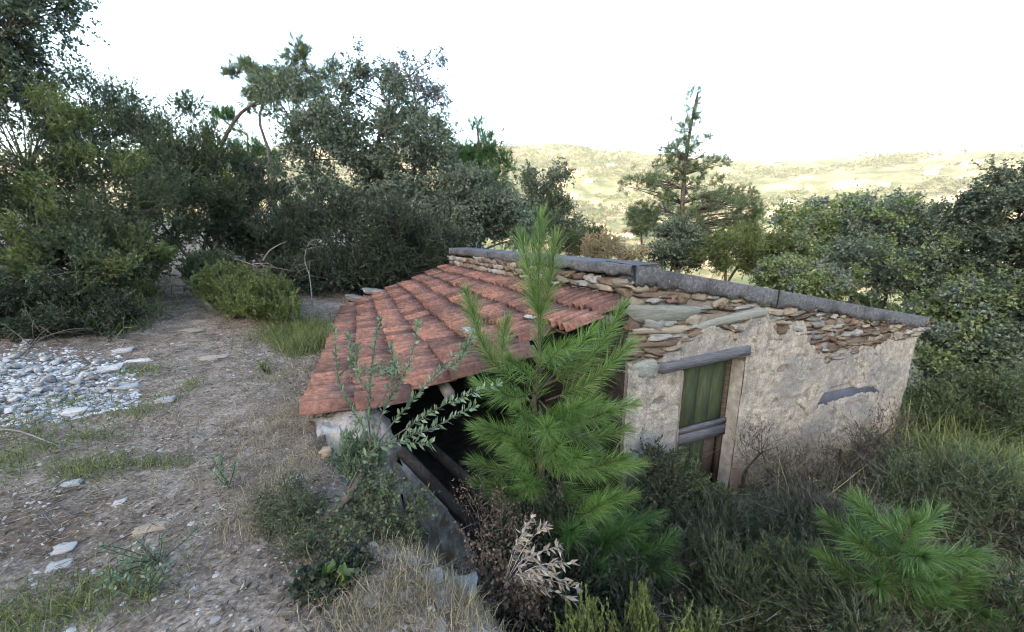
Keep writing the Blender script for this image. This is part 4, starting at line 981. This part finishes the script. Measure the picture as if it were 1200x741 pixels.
for P, n in (([o0, (425, 500, 2.45), (398, 450, 2.55), (392, 385, 2.6)], 26), ([o0, (432, 490, 2.5), (436, 430, 2.6), (445, 372, 2.65)], 30), ([o0, (450, 480, 2.5), (478, 430, 2.6), (490, 378, 2.65)], 26),
             ([o0, (465, 490, 2.5), (510, 440, 2.6), (553, 395, 2.7)], 30), ([o0, (480, 500, 2.45), (530, 470, 2.5), (585, 450, 2.55)], 28), ([o0, (470, 515, 2.4), (510, 500, 2.4), (556, 476, 2.45)], 24),
             ([(440, 480, 2.5), (462, 440, 2.55), (458, 405, 2.6)], 16), ([(400, 590, 2.25), (440, 525, 2.3), (505, 520, 2.3)], 18), ([(398, 440, 2.55), (412, 420, 2.55), (408, 395, 2.6)], 12), ([(500, 450, 2.58), (540, 420, 2.6), (548, 400, 2.62)], 18), ([(438, 470, 2.52), (420, 440, 2.55), (418, 405, 2.6)], 14)):
    stem(lS, tS, pts(*P), .006, int(n * 1.7), .052, .018)
part('trunk', tS, M['bark'], olive); part('crown', lS, M['olive'], olive)
# dry tangle caught on the tiles
cS = Soup(); c = roof_pt(.20, .10) + np.array([0, 0, .09])
q = rng.normal(0, 1, (700, 3)) * np.array([.15, .1, .04]) + c
leaves(cS, q, rng.normal(size=(700, 3)), .035, .012); 
tg = tag(obj('dry_leaf_clump', cS.mesh('dry_leaf_clump'), M['olive']), 'tangle of small dry leaves lying on the lower tiles', 'leaf clump', None, 'stuff')

# --- undergrowth on the broken bank
shrub('small-leaved green weed clump under the leaning sapling', 365, 2.15, [E(360, 640, 2.15, 40, 40), E(340, 600, 2.3, 30, 25)], 40, 'heath', (.1, .16), 'oak', .5, dict(L=.06, W=.012, ub=.9, nl=9, nt=18), 'plants on the broken bank', 'weed_clump', .006)
shrub('leafy green bramble on the bank beneath the shed opening', 450, 2.2, [E(450, 600, 2.25, 42, 30), E(405, 640, 2.1, 30, 30), E(490, 610, 2.3, 30, 25)], 30, 'heath', (.1, .17), 'oak', .36, dict(ub=.7, nl=9, nt=18), 'plants on the broken bank', 'bramble', .006)
shrub('grey-green twiggy weed before the white masonry', 425, 2.45, [E(422, 535, 2.45, 20, 22)], 12, 'olive', (.08, .13), 'heath', .6, dict(ub=1.5), 'plants on the broken bank', 'weed_clump', .005)
shrub('brown withered weed below the pale dead plant', 570, 2.1, [E(570, 670, 2.1, 30, 28), E(612, 690, 2.1, 32, 26)], 18, 'bracken', (.1, .16), 'oak', .34, dict(nl=8, nt=18), 'plants on the broken bank', 'weed_clump', .005)
shrub('fine-stemmed seedy weed beside the dark opening', 560, 2.5, [E(560, 600, 2.5, 32, 34), E(590, 620, 2.4, 30, 26)], 14, 'bracken', (.12, .2), 'oak', .25, dict(nl=7, nt=12, ub=1.2), 'plants on the broken bank', 'weed_clump', .005)
shrub('low dark weeds at the bank\'s foot under the sapling', 395, 1.9, [E(390, 690, 1.9, 32, 28)], 20, 'heath_dark', (.08, .13), 'oak', .5, None, 'plants on the broken bank', 'weed_clump', .005)
# pale withered plant with hanging dead leaves
wb = gp(600, 2.1, .0); wb[2] = max(wb[2], gz(*wb[:2]))
wp_root = empty('withered_plant', wb, 'withered plant with drooping pale dead leaves in front of the pine', 'plant'); lS, tS = Soup(), Soup()
wq = np.array(at(590, 690, 2.1))
for (u, v) in [(668, 660), (676, 690), (655, 640), (640, 615), (625, 605), (672, 705), (648, 670), (630, 650), (660, 680), (612, 625), (640, 695), (622, 680)]:
    e = np.array(at(u, v, 2.0 + rng.normal(0, .05))); P = poly([wq, (wq + e) / 2 + np.array([0, 0, .06]), e], 12); tS.tube(P, np.linspace(.003, .001, 12), 4)
    n = 24; t = rng.uniform(4, 11, n); Q = np.stack([np.interp(t, np.arange(12), P[:, k]) for k in range(3)], -1)
    leaves(lS, Q, (P[-1] - P[4]) * 4 + rng.normal(0, .45, (n, 3)) + np.array([.1, 0, -.25]), .055 * rng.uniform(.6, 1.2, n), .014, .3, .1)
part('stem', tS, M['dead_wood'], wp_root); part('leaves', lS, M['dead_leaf'], wp_root)

# --- small plants on the path
def sprig(label, u, v, n, L, leafm, hgt, spread=.5, name='seedling', group='small plants on the path', lw=.35):
    g = on_ground(u, v); root = empty(name, g, label, 'plant', group); lS, tS = Soup(), Soup()
    for k in range(n):
        an = rng.uniform(0, 6.28); e = g + np.array([math.cos(an) * spread * hgt * rng.random(), math.sin(an) * spread * hgt * rng.random(), hgt * rng.uniform(.6, 1.1)])
        stem(lS, tS, [g, (g + e) / 2 + rng.normal(0, .01, 3), e], .003, 12, L, L * lw, .15)
    part('stem', tS, M['young_stem'], root); part('leaves', lS, M[leafm], root)
sprig('blue-green seedling standing alone on the path before the shed', 268, 572, 6, .035, 'olive', .22)
sprig('blue-green creeping plant at the lower path edge', 185, 660, 9, .03, 'olive', .14, 1.6)
sprig('second blue-green creeper nearest the lower frame edge', 172, 700, 7, .03, 'olive', .12, 1.6)
sprig('little green plant by the path near the rounded heather', 312, 438, 6, .04, 'grass_green', .14, .8)
sprig('small broad-leaved plant at the foot of the leaning sapling', 385, 690, 5, .05, 'ivy', .1, 1.2, lw=.7)

# --- grass and litter: masses nobody could count
def grass(name, label, spots, mat, hgt, W=.004, bend=.5):
    S = Soup()
    for (u, v, n, ru, rv) in spots:
        c = on_ground(u, v); d = max(1.0, np.linalg.norm(c - CAM)); rx = ru * d / FPX; ry = rv * d / FPX * 2.2
        x = c[0] + rng.normal(0, rx * .5, n); y = c[1] + rng.normal(0, ry * .5, n); z = height(x, y) - .01
        D = rng.normal(0, .45, (n, 3)); D[:, 2] = 1
        blades(S, np.stack([x, y, z], -1), D, hgt * rng.uniform(.4, 1.15, n), W * max(1, d / 4) * rng.uniform(.7, 1.2, n), rng.uniform(.1, 2.0 * bend, n))
    return tag(obj(name, S.mesh(name), M[mat]), label, 'grass', None, 'stuff')
grass('grass', 'fresh green grass beside the tiles and in tufts across the path',
      [(350, 385, 1500, 36, 24), (365, 405, 900, 26, 18), (30, 505, 450, 50, 12), (10, 545, 700, 26, 18), (110, 550, 600, 32, 9), (190, 545, 300, 34, 6), (165, 435, 260, 22, 8), (75, 475, 320, 26, 10), (155, 485, 260, 28, 8), (50, 722, 800, 60, 14), (140, 692, 350, 46, 12), (195, 470, 150, 20, 8), (225, 452, 120, 14, 6), (120, 515, 200, 20, 6), (160, 385, 200, 10, 8), (120, 360, 900, 36, 16)], 'grass_green', .10)
grass('grass', 'longer green grass at the tiles\' upper corner', [(352, 392, 1500, 34, 20), (365, 408, 700, 20, 14)], 'grass_green', .26, .005)
grass('tall_grass', 'pale green tall grass standing along the far side of the path', [(118, 372, 900, 36, 12), (142, 350, 700, 16, 12), (85, 385, 500, 36, 8)], 'grass_green', .5, .006)
grass('tall_grass', 'tall pale grass growing beyond the hut\'s right corner',
      [(1110, 530, 1100, 80, 30), (1165, 570, 1000, 70, 30), (1085, 500, 500, 40, 20), (1180, 500, 500, 50, 20), (1130, 620, 500, 60, 20), (960, 660, 300, 60, 20), (1085, 545, 700, 30, 16), (1150, 590, 600, 60, 16)], 'grass_tall', 1.35, .006)
grass('dry_grass', 'dry straw-coloured grass along the tiles and over the broken bank',
      [(330, 440, 800, 40, 22), (325, 500, 1000, 40, 30), (335, 560, 900, 40, 30), (300, 610, 500, 50, 20), (480, 690, 1000, 60, 30), (430, 720, 800, 60, 20), (540, 715, 600, 50, 20), (360, 470, 300, 12, 20), (470, 640, 300, 40, 20), (235, 500, 350, 70, 20), (260, 560, 400, 90, 20)], 'grass_dry', .12, .0028, .9)
S = Soup()      # dry slope behind the coping
for (x0, y0, n, r_) in ((3.0, 17.5, 1600, 2.6), (5.5, 19, 900, 2.5), (1.8, 15.5, 700, 1.6)):
    x = x0 + rng.normal(0, r_ * .6, n); y = y0 + rng.normal(0, r_ * .6, n); D = rng.normal(0, .25, (n, 3)); D[:, 2] = 1
    blades(S, np.stack([x, y, height(x, y)], -1), D, rng.uniform(.8, 2.0, n), .02, rng.uniform(.1, .8, n))
tag(obj('dry_grass', S.mesh('dry_grass'), M['grass_dry']), 'tall brownish dry grass on the slope behind the coping', 'grass', None, 'stuff')
def scatter(n, x0, x1, y0, y1, ok):
    x = rng.uniform(x0, x1, n * 3); y = y0 + (y1 - y0) * rng.random(n * 3) ** 1.5; k = ok(x, y); return x[k][:n], y[k][:n]
left_of_edge = lambda x, y: (x < np.interp(y, EDGE_Y, EDGE_X) + .15) & (fbm(x * 1.5, y * 1.5, 0, 3, 90) > rng.uniform(-.7, .35, len(x)))
S = Soup()
x, y = scatter(26000, -8, 1, .5, 9, left_of_edge); z = height(x, y) + .006; n = len(x)
D = rng.normal(size=(n, 3)); D[:, 2] *= .12
leaves(S, np.stack([x, y, z], -1), D, rng.uniform(.015, .07, n) * np.clip(np.hypot(x, y) / 3.2, .5, 1.3), rng.uniform(.003, .007, n) * np.clip(np.hypot(x, y) / 3.2, .5, 1.3), .3)
x, y = scatter(7000, -8, 1, .5, 9, left_of_edge); z = height(x, y) + .006; n = len(x); D = rng.normal(size=(n, 3)); D[:, 2] *= .3
leaves(S, np.stack([x, y, z], -1), D, rng.uniform(.012, .04, n), rng.uniform(.006, .014, n), .3)
tag(obj('leaf_litter', S.mesh('leaf_litter'), M['dead_leaf']), 'dry needles, straw and chips strewn over the trodden path', 'litter', None, 'stuff')
S = Soup()
x, y = scatter(16000, -8, 1.2, .5, 9, left_of_edge); z = height(x, y) + .004; n = len(x); D = rng.normal(size=(n, 3)); D[:, 2] *= .2
leaves(S, np.stack([x, y, z], -1), D, rng.uniform(.02, .07, n), rng.uniform(.004, .012, n), .3)
tag(obj('dark_litter', S.mesh('dark_litter'), M['bracken']), 'brown fallen needles and bark crumbs on the path', 'litter', None, 'stuff')
S = Soup()
x, y = scatter(1300, -8, 1, .6, 9, left_of_edge); n = len(x); an = rng.uniform(0, 6.28, n); ln = rng.uniform(.06, .3, n) * np.clip(np.hypot(x, y) / 3.2, .5, 1.3)
A = np.stack([x, y, height(x, y) + .008], -1); x2 = x + np.cos(an) * ln; y2 = y + np.sin(an) * ln; B = np.stack([x2, y2, height(x2, y2) + .012], -1)
sticks(S, A, B, .0026, .0012)
tag(obj('twig_litter', S.mesh('twig_litter'), M['twig_pale']), 'thin grey twigs scattered over the path and bank', 'litter', None, 'stuff')
S = Soup(); A, B = [], []
for k in range(300):
    u, v, d = rng.uniform(760, 1200), rng.uniform(520, 735), 0
    d = float(np.interp(v, [520, 600, 740], [5.3, 4.0, 2.3])) * rng.uniform(.92, 1.08); a_ = at(u, v, d); A.append(a_); B.append(a_ + rng.normal(0, 1, 3) * np.array([.16, .1, .1]) + np.array([0, 0, .06]))
A = np.array(A); B = np.array(B); sticks(S, A, B, .0018, .0008)
k = rng.integers(0, len(A), 700); f_ = rng.random((700, 1)); j = A[k] + (B[k] - A[k]) * f_; sticks(S, j, j + (B[k] - A[k]) * .3 + rng.normal(0, .03, (700, 3)), .0011, .0005)
tag(obj('dry_stalks', S.mesh('dry_stalks'), M['twig_pale']), 'fine pale dead stalks tangled through the brush below the hut', 'brushwood', None, 'stuff')
# pebbles on the path
def pebbles(S, x, y, size):
    ico = np.array([[0, 0, .6], [.9, 0, 0], [.28, .86, .05], [-.73, .53, 0], [-.73, -.53, .05], [.28, -.86, 0], [.5, .36, .42], [-.2, .58, .42], [-.6, 0, .42], [-.2, -.58, .42], [.5, -.36, .42]])
    F = np.array([[0, 6, 7], [0, 7, 8], [0, 8, 9], [0, 9, 10], [0, 10, 6], [6, 1, 2], [6, 2, 7], [7, 2, 3], [7, 3, 8], [8, 3, 4], [8, 4, 9], [9, 4, 5], [9, 5, 10], [10, 5, 1], [10, 1, 6]])
    n = len(x); an = rng.uniform(0, 6.28, n); V = ico[None] * (1 + rng.normal(0, .13, (n, 11, 1))) * rng.uniform(.6, 1.3, (n, 1, 3)) * size[:, None, None]
    c, s = np.cos(an)[:, None], np.sin(an)[:, None]
    X = V[..., 0] * c - V[..., 1] * s + x[:, None]; Y = V[..., 0] * s + V[..., 1] * c + y[:, None]; Z = V[..., 2] * .8 + height(x, y)[:, None]
    S.add(np.stack([X, Y, Z], -1).reshape(-1, 3), (np.arange(n)[:, None, None] * 11 + F[None]).reshape(-1, 3))
S = Soup(); x, y = scatter(2600, -8, 1, .5, 9, left_of_edge); pebbles(S, x, y, rng.uniform(.004, .016, len(x)) * (1 + (rng.random(len(x)) < .06)))
tag(obj('pebbles', S.mesh('pebbles'), M['stone_pale']), 'small pale pebbles scattered on the earth path', 'pebbles', None, 'stuff')

# --- gravel heap on the left: big stones are pieces, the fines a mass
gc = on_ground(70, 452); M['gravel'] = leaf_mat('gravel', [(.13, .13, .13), (.24, .24, .24), (.32, .32, .325), (.46, .46, .465)], 0, .9, 3, .15)
gh = empty('gravel_heap', gc, 'low heap of pale grey crushed stone beside the path', 'gravel heap')
fr = np.eye(3); sr = random.Random(21)
S = Soup(); gxs, gys = [], []
while len(gxs) < 3300:
    u, v = sr.gauss(62, 62), sr.gauss(450, 22)
    if not (-150 < u < 160 and 408 < v < 492 and v > 400 + max(0, u - 90) * .2 and v < 492 - max(0, u - 20) * .22): continue
    p = CAM + ray(u, v) * ((CAM[2] - .14) / -ray(u, v)[2]); gxs.append(p[0]); gys.append(p[1])
gxs, gys = np.array(gxs), np.array(gys)
pebbles(S, gxs, gys, rng.uniform(.01, .028, len(gxs)))
S2 = part('gravel', S, M['gravel'], gh); tag(S2, kind='stuff')
for k in range(90):
    i = sr.randrange(len(gxs)); w = sr.uniform(.03, .075); p = np.array([gxs[i], gys[i], gz(gxs[i], gys[i]) + .03]); a_ = sr.uniform(0, 6.28)
    f3 = np.array([[math.cos(a_), -math.sin(a_), 0], [math.sin(a_), math.cos(a_), 0], [0, 0, 1]])
    place_stone(gh, p, (w, w * sr.uniform(.6, .9), w * sr.uniform(.45, .7)), sr.gauss(0, .35), f3, sr.randrange(8), sr.choice(['stone_pale', 'stone_pale', 'stone_grey']))
def rock(label, u, v, w, mat, k=0, dep=.75, hh=.35, rotz=.5, group='loose stones on the path', name='stone', tilt=.0):
    g = on_ground(u, v); f3 = np.array([[math.cos(rotz), -math.sin(rotz), 0], [math.sin(rotz), math.cos(rotz), 0], [0, 0, 1]])
    o = place_stone(None, g + np.array([0, 0, w * hh * .12]), (w, w * dep, w * hh), tilt, f3, k, mat, name); return tag(o, label, 'stone', group)
rock('flat ochre stone slab lying in mid path', 180, 620, .14, 'stone_ochre', 1, .55, .2, .35)
rock('white stone on the path left of the ochre slab', 76, 645, .085, 'stone_pale', 2)
rock('second white stone below the other, near the dark furrow', 68, 666, .085, 'stone_pale', 3)
rock('grey-white flat stone at the tip of the gravel heap', 146, 455, .2, 'stone_pale', 4, .6, .22)
rock('narrow pale stone above the gravel heap\'s tip', 163, 424, .2, 'stone_pale', 5, .4, .2)
rock('pale angular stone in the middle of the path above the grass tufts', 193, 472, .14, 'stone_grey', 6, .8, .5)
rock('whitish stone left of the pale angular one', 88, 484, .15, 'stone_pale', 2, .6, .3)
rock('small white stone under the long grass tuft', 85, 568, .085, 'stone_pale', 1)
rock('tiny white stone on the path centre', 140, 590, .06, 'stone_pale', 0)
rock('white chip near the lower edge of the path', 252, 728, .035, 'stone_pale', 3)
rock('dark weathered stone at the tiles\' lower corner', 347, 566, .11, 'stone_grey', 5, .7, .55, 1.2)
rock('pale stone half buried at the top of the gravel heap', 125, 435, .24, 'stone_pale', 7, .7, .3)
rock('bleached stone by the heap\'s upper end', 143, 413, .18, 'stone_pale', 6, .6, .4)
rock('flat tan stepping stone nearest the rounded heather', 233, 400, .30, 'stone_tan', 1, .45, .14, .2, 'flat stones set in the path')
rock('flat tan stepping stone above the nearest one', 225, 388, .26, 'stone_tan', 4, .5, .12, .1, 'flat stones set in the path')
rock('flat tan stepping stone farthest up the path', 231, 377, .24, 'stone_tan', 6, .4, .12, .15, 'flat stones set in the path')
rock('flat worn stone in the path below the stepping stones', 250, 420, .28, 'stone_tan', 2, .5, .1, .5, 'flat stones set in the path')
for lab, p_, q_, w, mat, k in (('pale flat stone weighing down the tiles in the roof\'s middle', .52, .16, .2, 'stone_pale', 2), ('grey slate lying on the roof\'s upper edge', .10, .985, .38, 'stone_grey', 4), ('second grey slate on the roof\'s upper edge, nearer the wall', .26, .985, .42, 'stone_grey', 5), ('small pale stone on the tiles beside the young pine', .72, .12, .13, 'stone_pale', 6)):
    c = roof_pt(p_, q_) + np.array([0, 0, .085]); tag(place_stone(None, c, (w, w * .7, w * .25), -.15, frameW, k, mat, 'roof_stone'), lab, 'stone', 'stones on the roof')
# rubble on the broken bank
rb = on_ground(500, 690); rub = empty('rubble_heap', rb, 'rubble of broken pale masonry sliding down the bank', 'rubble heap')
for (u, v, w) in [(525, 655, .16), (505, 680, .14), (480, 660, .1), (545, 690, .18), (520, 705, .12), (470, 700, .11), (450, 680, .09), (575, 705, .12), (500, 645, .1), (460, 650, .09), (435, 705, .1), (470, 625, .12), (495, 615, .11), (440, 735, .1), (515, 735, .09)]:
    g = on_ground(u, v); a_ = sr.uniform(0, 6.28); f3 = np.array([[math.cos(a_), -math.sin(a_), 0], [math.sin(a_), math.cos(a_), 0], [0, 0, 1]])
    w *= .7; place_stone(rub, g + np.array([0, 0, -.005]), (w, w * .8, w * .42), sr.gauss(0, .3), f3, sr.randrange(8), 'stone_grey')
tag(place_stone(None, on_ground(385, 545) + np.array([0, 0, .1]), (.07, .07, .05), .3, np.eye(3), 3, 'stone_ochre', 'brick_fragment'), 'orange brick fragment on the bank below the white masonry', 'brick')['label']

# --- dead branches
def branch(label, P, r0, mat='dead_wood', kids=0, name='dead_branch', kl=.3):
    P = poly(P, 12); b = P[0]; root = empty(name, b, label, 'branch'); S = Soup()
    S.tube(P, np.linspace(r0, r0 * .35, 12), 6); part('main_limb', S, M[mat], root)
    S = Soup()
    for k in range(kids):
        i = rng.integers(3, 11); e = P[i] + rng.normal(0, 1, 3) * kl * np.array([1, .5, .7]); S.tube(bez(P[i], e, .1, 6, .1), np.linspace(r0 * .5, r0 * .15, 6), 4)
        m_ = (P[i] + e) / 2; S.tube(bez(m_, m_ + rng.normal(0, .5, 3) * kl, .1, 5, .1), np.linspace(r0 * .3, r0 * .1, 5), 4)
    if kids: part('twigs', S, M[mat], root)
    return root
branch('bleached dead branch standing up beside the tiles\' far corner', [at(366, 360, 7.2), at(363, 325, 7.2), at(357, 305, 7.2), at(362, 285, 7.2), at(375, 280, 7.2)], .010, 'twig_pale', kids=7, kl=.25)
branch('bare curved stick leaning out of the brushwood pile', [at(308, 306, 7.6), at(315, 295, 7.6), at(325, 288, 7.6), at(336, 283, 7.6)], .018, 'twig_pale')
branch('horizontal dead branch on top of the brushwood pile', [at(240, 298, 7.6), at(258, 299, 7.6), at(275, 303, 7.6), at(300, 312, 7.5)], .022, kids=4, kl=.2)
branch('long grey twig lying over the grass by the gravel heap', [on_ground(-20, 512) + np.array([0, 0, .06]), on_ground(20, 516) + np.array([0, 0, .08]), on_ground(48, 521) + np.array([0, 0, .05]), on_ground(80, 530) + np.array([0, 0, .02])], .008, 'twig_pale')
branch('dry stick on the earth at the lower path corner', [on_ground(0, 680) + np.array([0, 0, .02]), on_ground(22, 658) + np.array([0, 0, .03]), on_ground(45, 636) + np.array([0, 0, .02])], .005, 'twig_pale')
branch('thin dark root running along the path furrow', [on_ground(100, 660) + np.array([0, 0, .01]), on_ground(130, 642) + np.array([0, 0, .02]), on_ground(160, 625) + np.array([0, 0, .01])], .006, 'twig')
branch('grey brushwood tangle under the low dark heath', [on_ground(20, 420), on_ground(60, 408) + np.array([0, 0, .15]), on_ground(110, 395) + np.array([0, 0, .1])], .012, 'twig', kids=12, kl=.3)
branch('twiggy brushwood pile behind the rounded heather bush', [at(265, 325, 7.5), at(300, 312, 7.5), at(345, 318, 7.4)], .016, 'twig', kids=18, kl=.32)
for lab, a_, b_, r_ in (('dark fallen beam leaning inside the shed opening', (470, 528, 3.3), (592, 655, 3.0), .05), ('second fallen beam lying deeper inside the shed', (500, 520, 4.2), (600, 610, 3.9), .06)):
    S = Soup(); P = np.linspace(at(*a_), at(*b_), 5); S.tube(P, r_, 5); o = obj('fallen_beam', S.mesh('fallen_beam'), M['inner_shade']); tag(o, lab, 'beam', 'fallen roof beams')  # beams take the painted shade colour of the shed interior

# ------------------------------------------------------------------ far side of the valley
M['house_wall'] = rough_mat('house_wall', [(.3, (.55, .45, .36)), (.7, (.72, .64, .55))], .3, rand=.2, bstr=.1)
M['house_roof'] = rough_mat('house_roof', [(.3, (.3, .14, .09)), (.7, (.4, .22, .15))], .5, rand=.2, bstr=.1)
M['pane'] = rough_mat('dark_pane', [(.3, (.04, .045, .05)), (.7, (.07, .075, .08))], .5, rough=.3, bstr=.05)
M['far_tree'] = leaf_mat('far_tree_leaf', [(.03, .045, .015), (.055, .072, .024), (.09, .098, .04)], .2, .7, .02)
def house(label, u, v, w, dpt, h, ang, far=2600):
    g = on_ground(u, v, far); g[2] -= 1; root = empty('village_house', g, label, 'house', 'houses across the valley')
    ca, sa = math.cos(ang), math.sin(ang); rt = np.array([[ca, -sa, 0], [sa, ca, 0], [0, 0, 1]])
    S = Soup(); S.box(g + np.array([0, 0, h / 2]), (w, dpt, h), rt); part('wall', S, M['house_wall'], root)
    S = Soup(); o_ = .6; V = np.array([[-w / 2 - o_, -dpt / 2 - o_, h], [w / 2 + o_, -dpt / 2 - o_, h], [w / 2 + o_, dpt / 2 + o_, h], [-w / 2 - o_, dpt / 2 + o_, h], [-w / 2 - o_, 0, h + 2.2], [w / 2 + o_, 0, h + 2.2]])
    S.add(V @ rt.T + g, [[0, 1, 5, 4], [2, 3, 4, 5], [0, 3, 2, 1]], [[0, 4, 3], [1, 2, 5]]); part('roof', S, M['house_roof'], root)
    for k in range(3):
        for fl in range(max(1, int(h // 3))):
            S = Soup(); S.box(g + rt @ np.array([(k - 1) * w * .3, -dpt / 2 - .03, 1.8 + fl * 2.9]), (1.1, .1, 1.5), rt); part('window', S, M['pane'], root)
hl = [('pale farmhouse in the valley gap right of the young pine\'s tip', 737, 279, 15, 9, 7, .2), ('pink house cluster\'s lowest house left of the tall pine', 672, 232, 16, 10, 9, .4), ('upper house of the pink cluster left of the tall pine', 690, 214, 16, 10, 8, -.2),
      ('house at the pink cluster\'s left end above the dark oak', 655, 219, 18, 10, 9, .1), ('wide pale house in the sunlit band right of the tall pine', 925, 240, 18, 11, 10, .3), ('white house above the leafy tree\'s crown', 985, 222, 18, 10, 9, -.1), ('pale house right of the white one above the leafy crown', 1035, 219, 16, 10, 8, .2),
      ('lone house high on the right slope', 1090, 205, 16, 10, 8, -.3), ('low house between tall pine and leafy tree', 905, 252, 14, 10, 7, .5), ('small house under the ridge, middle of the far slope', 1000, 236, 14, 9, 8, .1), ('farm on the left shoulder of the far ridge', 715, 196, 16, 10, 8, .2), ('house near the picture edge on the far slope', 1130, 228, 16, 10, 8, -.2)]
for h_ in hl: house(h_[0], h_[1], h_[2], h_[3] * 1.5, h_[4] * 1.4, h_[5] * 1.3, h_[6])
def far_wood(name, label, r0, r1, n, amin, amax, sz, q, thr):
    az = rng.uniform(amin, amax, n * 4); r = np.sqrt(rng.uniform(r0 ** 2, r1 ** 2, n * 4)); x = r * np.sin(az); y = r * np.cos(az)
    k = fbm(x / 170, y / 120, 0, 5, 77) + rng.normal(0, .1, n * 4) > thr; x, y = x[k][:n], y[k][:n]; n = len(x); z = height(x, y); R_ = rng.uniform(*sz, n)
    S = Soup(); d = unit(rng.normal(size=(n, q, 3))); d[..., 2] = np.abs(d[..., 2]) * 1.0 - .25 * (rng.random((n, q)) < .3)
    P = np.stack([x, y, z + R_ * .7], -1)[:, None, :] + d * R_[:, None, None] * np.array([1, 1, 1.05]) * rng.uniform(.55, 1.05, (n, q, 1))
    LD = unit(rng.normal(size=(n, q, 3))); ls = np.repeat(R_, q) * rng.uniform(.45, .9, n * q)
    tri_leaves(S, (P - LD * .3 * R_[:, None, None]).reshape(-1, 3), LD.reshape(-1, 3), ls * 1.2, ls * .9)
    tag(obj(name, S.mesh(name), M['far_tree']), label, 'wood', None, 'stuff')
far_wood('valley_wood', 'woods in the valley just below the hut', 45, 330, 1300, -.75, .95, (1.8, 3.8), 44, -.15)
far_wood('hillside_wood', 'sunlit scrub and woods covering the far hillside', 380, 2300, 14000, -.5, .95, (3, 7.5), 13, -.02)

# ------------------------------------------------------------------ haze over the valley
def haze_box():
    lo = np.array([-3500, -620, float(GZ.min()) - 1.5]); hi = np.array([3500, 3700, float(GZ.max()) + 15])
    S = Soup(); S.box((lo + hi) / 2, hi - lo); me = S.mesh('haze')
    m, nt, out = new_mat('haze'); v = nd(nt, 'ShaderNodeVolumePrincipled'); v.inputs['Color'].default_value = (.93, .95, 1, 1)
    v.inputs['Density'].default_value = HAZE; v.inputs['Anisotropy'].default_value = 0.0; nt.links.new(v.outputs[0], out.inputs[1])
    o = obj('haze', me, m); tag(o, 'thin pale haze hanging over the valley', 'haze', None, 'stuff')
HAZE = .00009
haze_box()
